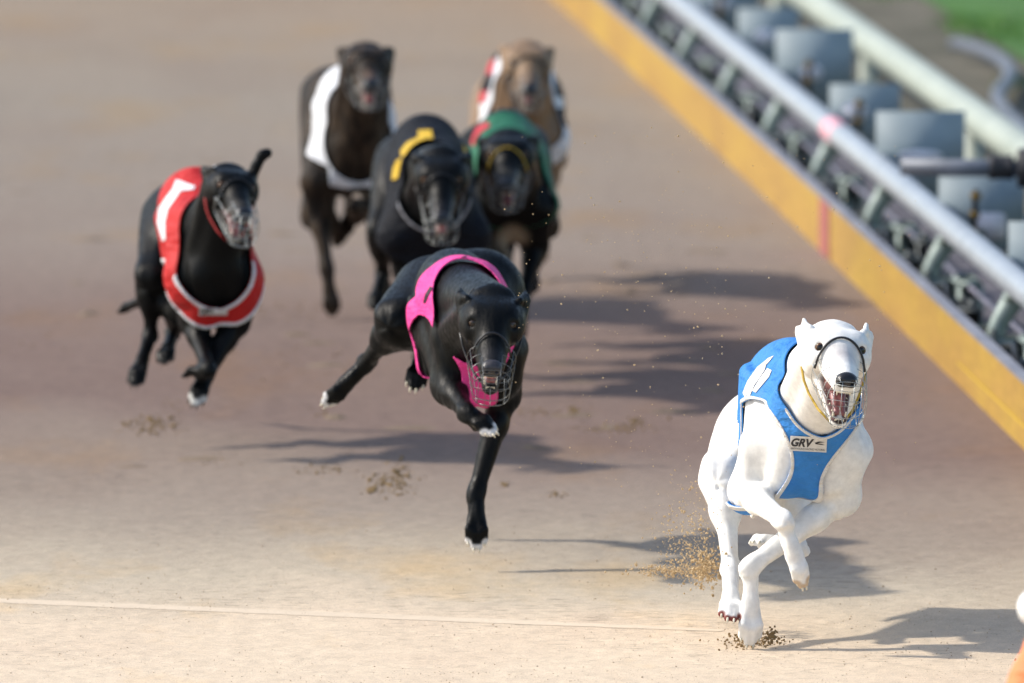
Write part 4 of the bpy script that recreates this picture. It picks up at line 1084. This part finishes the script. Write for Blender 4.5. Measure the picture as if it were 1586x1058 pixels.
for i in range(260): p = gp(1165 + rs.normal(0, 24), 998 + rs.normal(0, 4)); p[2] = abs(rs.normal(0, .010)); rock(m_, p, rs.uniform(.0006, .003), rs)
for i in range(60): rock(m_, at(1195 + rs.normal(0, 5), 985 + rs.normal(0, 6), 21.72), rs.uniform(.001, .0035), rs)
tag(m_.build('kicked_sand', M_clod_d, None, None, False), kind='stuff')
m_ = MB()
for cx, cy, sx_, sy_, n_, rr in [(600, 752, 22, 9, 60, .010), (620, 735, 8, 10, 30, .012), (575, 758, 4, 3, 12, .014), (235, 660, 22, 7, 60, .012), (270, 640, 14, 12, 20, .007), (940, 664, 40, 4, 60, .009), (985, 655, 10, 4, 20, .010),
                                 (780, 750, 3, 3, 8, .012), (858, 765, 10, 3, 14, .009), (500, 728, 26, 5, 36, .008), (330, 716, 30, 6, 20, .006), (840, 640, 40, 5, 40, .010), (890, 635, 6, 3, 14, .012), (500, 640, 8, 6, 14, .007),
                                 (330, 540, 60, 14, 26, .010), (70, 540, 60, 14, 20, .009), (480, 560, 60, 20, 26, .009), (440, 478, 60, 8, 20, .010), (650, 690, 120, 30, 40, .005), (1000, 690, 60, 20, 20, .005), (700, 905, 250, 60, 30, .002), (300, 900, 250, 60, 30, .002)]:
    for i in range(n_ * 3):
        p = gp(cx + rs.normal(0, sx_), cy + rs.normal(0, sy_) ); r_ = rr * (.08 + .60 * rs.beta(.8, 4)); p[2] = r_ * .4; rock(m_, p, r_, rs)
tag(m_.build('sand_clods', M_clod_d, None, None, False), kind='stuff')
m_ = MB()                                                     # low ridges and craters of scuffed sand
for i in range(60):
    Yc = rs.uniform(25.0, 34); pxc = rs.uniform(20, 1250); c_ = gp(pxc, 500); xc = c_[0] * Yc / c_[1]
    if xc > bx(Yc) - .25: continue
    L_, W_, h_ = rs.uniform(.02, .075), rs.uniform(.02, .06), rs.uniform(.003, .008); nu_, nv_ = 12, 6; V_ = []; F_ = []; ang = rs.normal(0, .35)
    for a in range(nu_ + 1):
        for b_ in range(nv_ + 1):
            u_, v_ = a / nu_ * 2 - 1, b_ / nv_ * 2 - 1; k_ = max(0.0, 1 - u_ * u_ - v_ * v_ * .9)
            x_ = u_ * L_; y_ = v_ * W_ + .02 * math.sin(u_ * 2 + i); V_.append((xc + x_ * math.cos(ang) - y_ * math.sin(ang), Yc + x_ * math.sin(ang) + y_ * math.cos(ang), -.001 + h_ * k_ * (.6 + .7 * rs.rand())))
    for a in range(nu_):
        for b_ in range(nv_): q0 = a * (nv_ + 1) + b_; F_.append((q0, q0 + nv_ + 1, q0 + nv_ + 2, q0 + 1))
    m_.add(V_, F_)
tag(m_.build('scuffed_sand', M_scuff), kind='stuff')
m_ = MB()
for i in range(6500):
    p = np.array([rs.uniform(-1.05, 1.15), 21.0 + 3.2 * rs.beta(1, 1.4), 0.0]); d_ = math.sin(p[0] * 3.1 + 1.3 * math.sin(p[1] * 2.3)) * math.sin(p[1] * 4.7 + p[0]) + rs.normal(0, .6)
    if d_ < 0: continue
    r_ = .0007 + .0022 * rs.beta(.8, 5); p[2] = r_ * .2; rock(m_, p, r_, rs)
tag(m_.build('sand_grains', M_grain, None, None, False), kind='stuff')
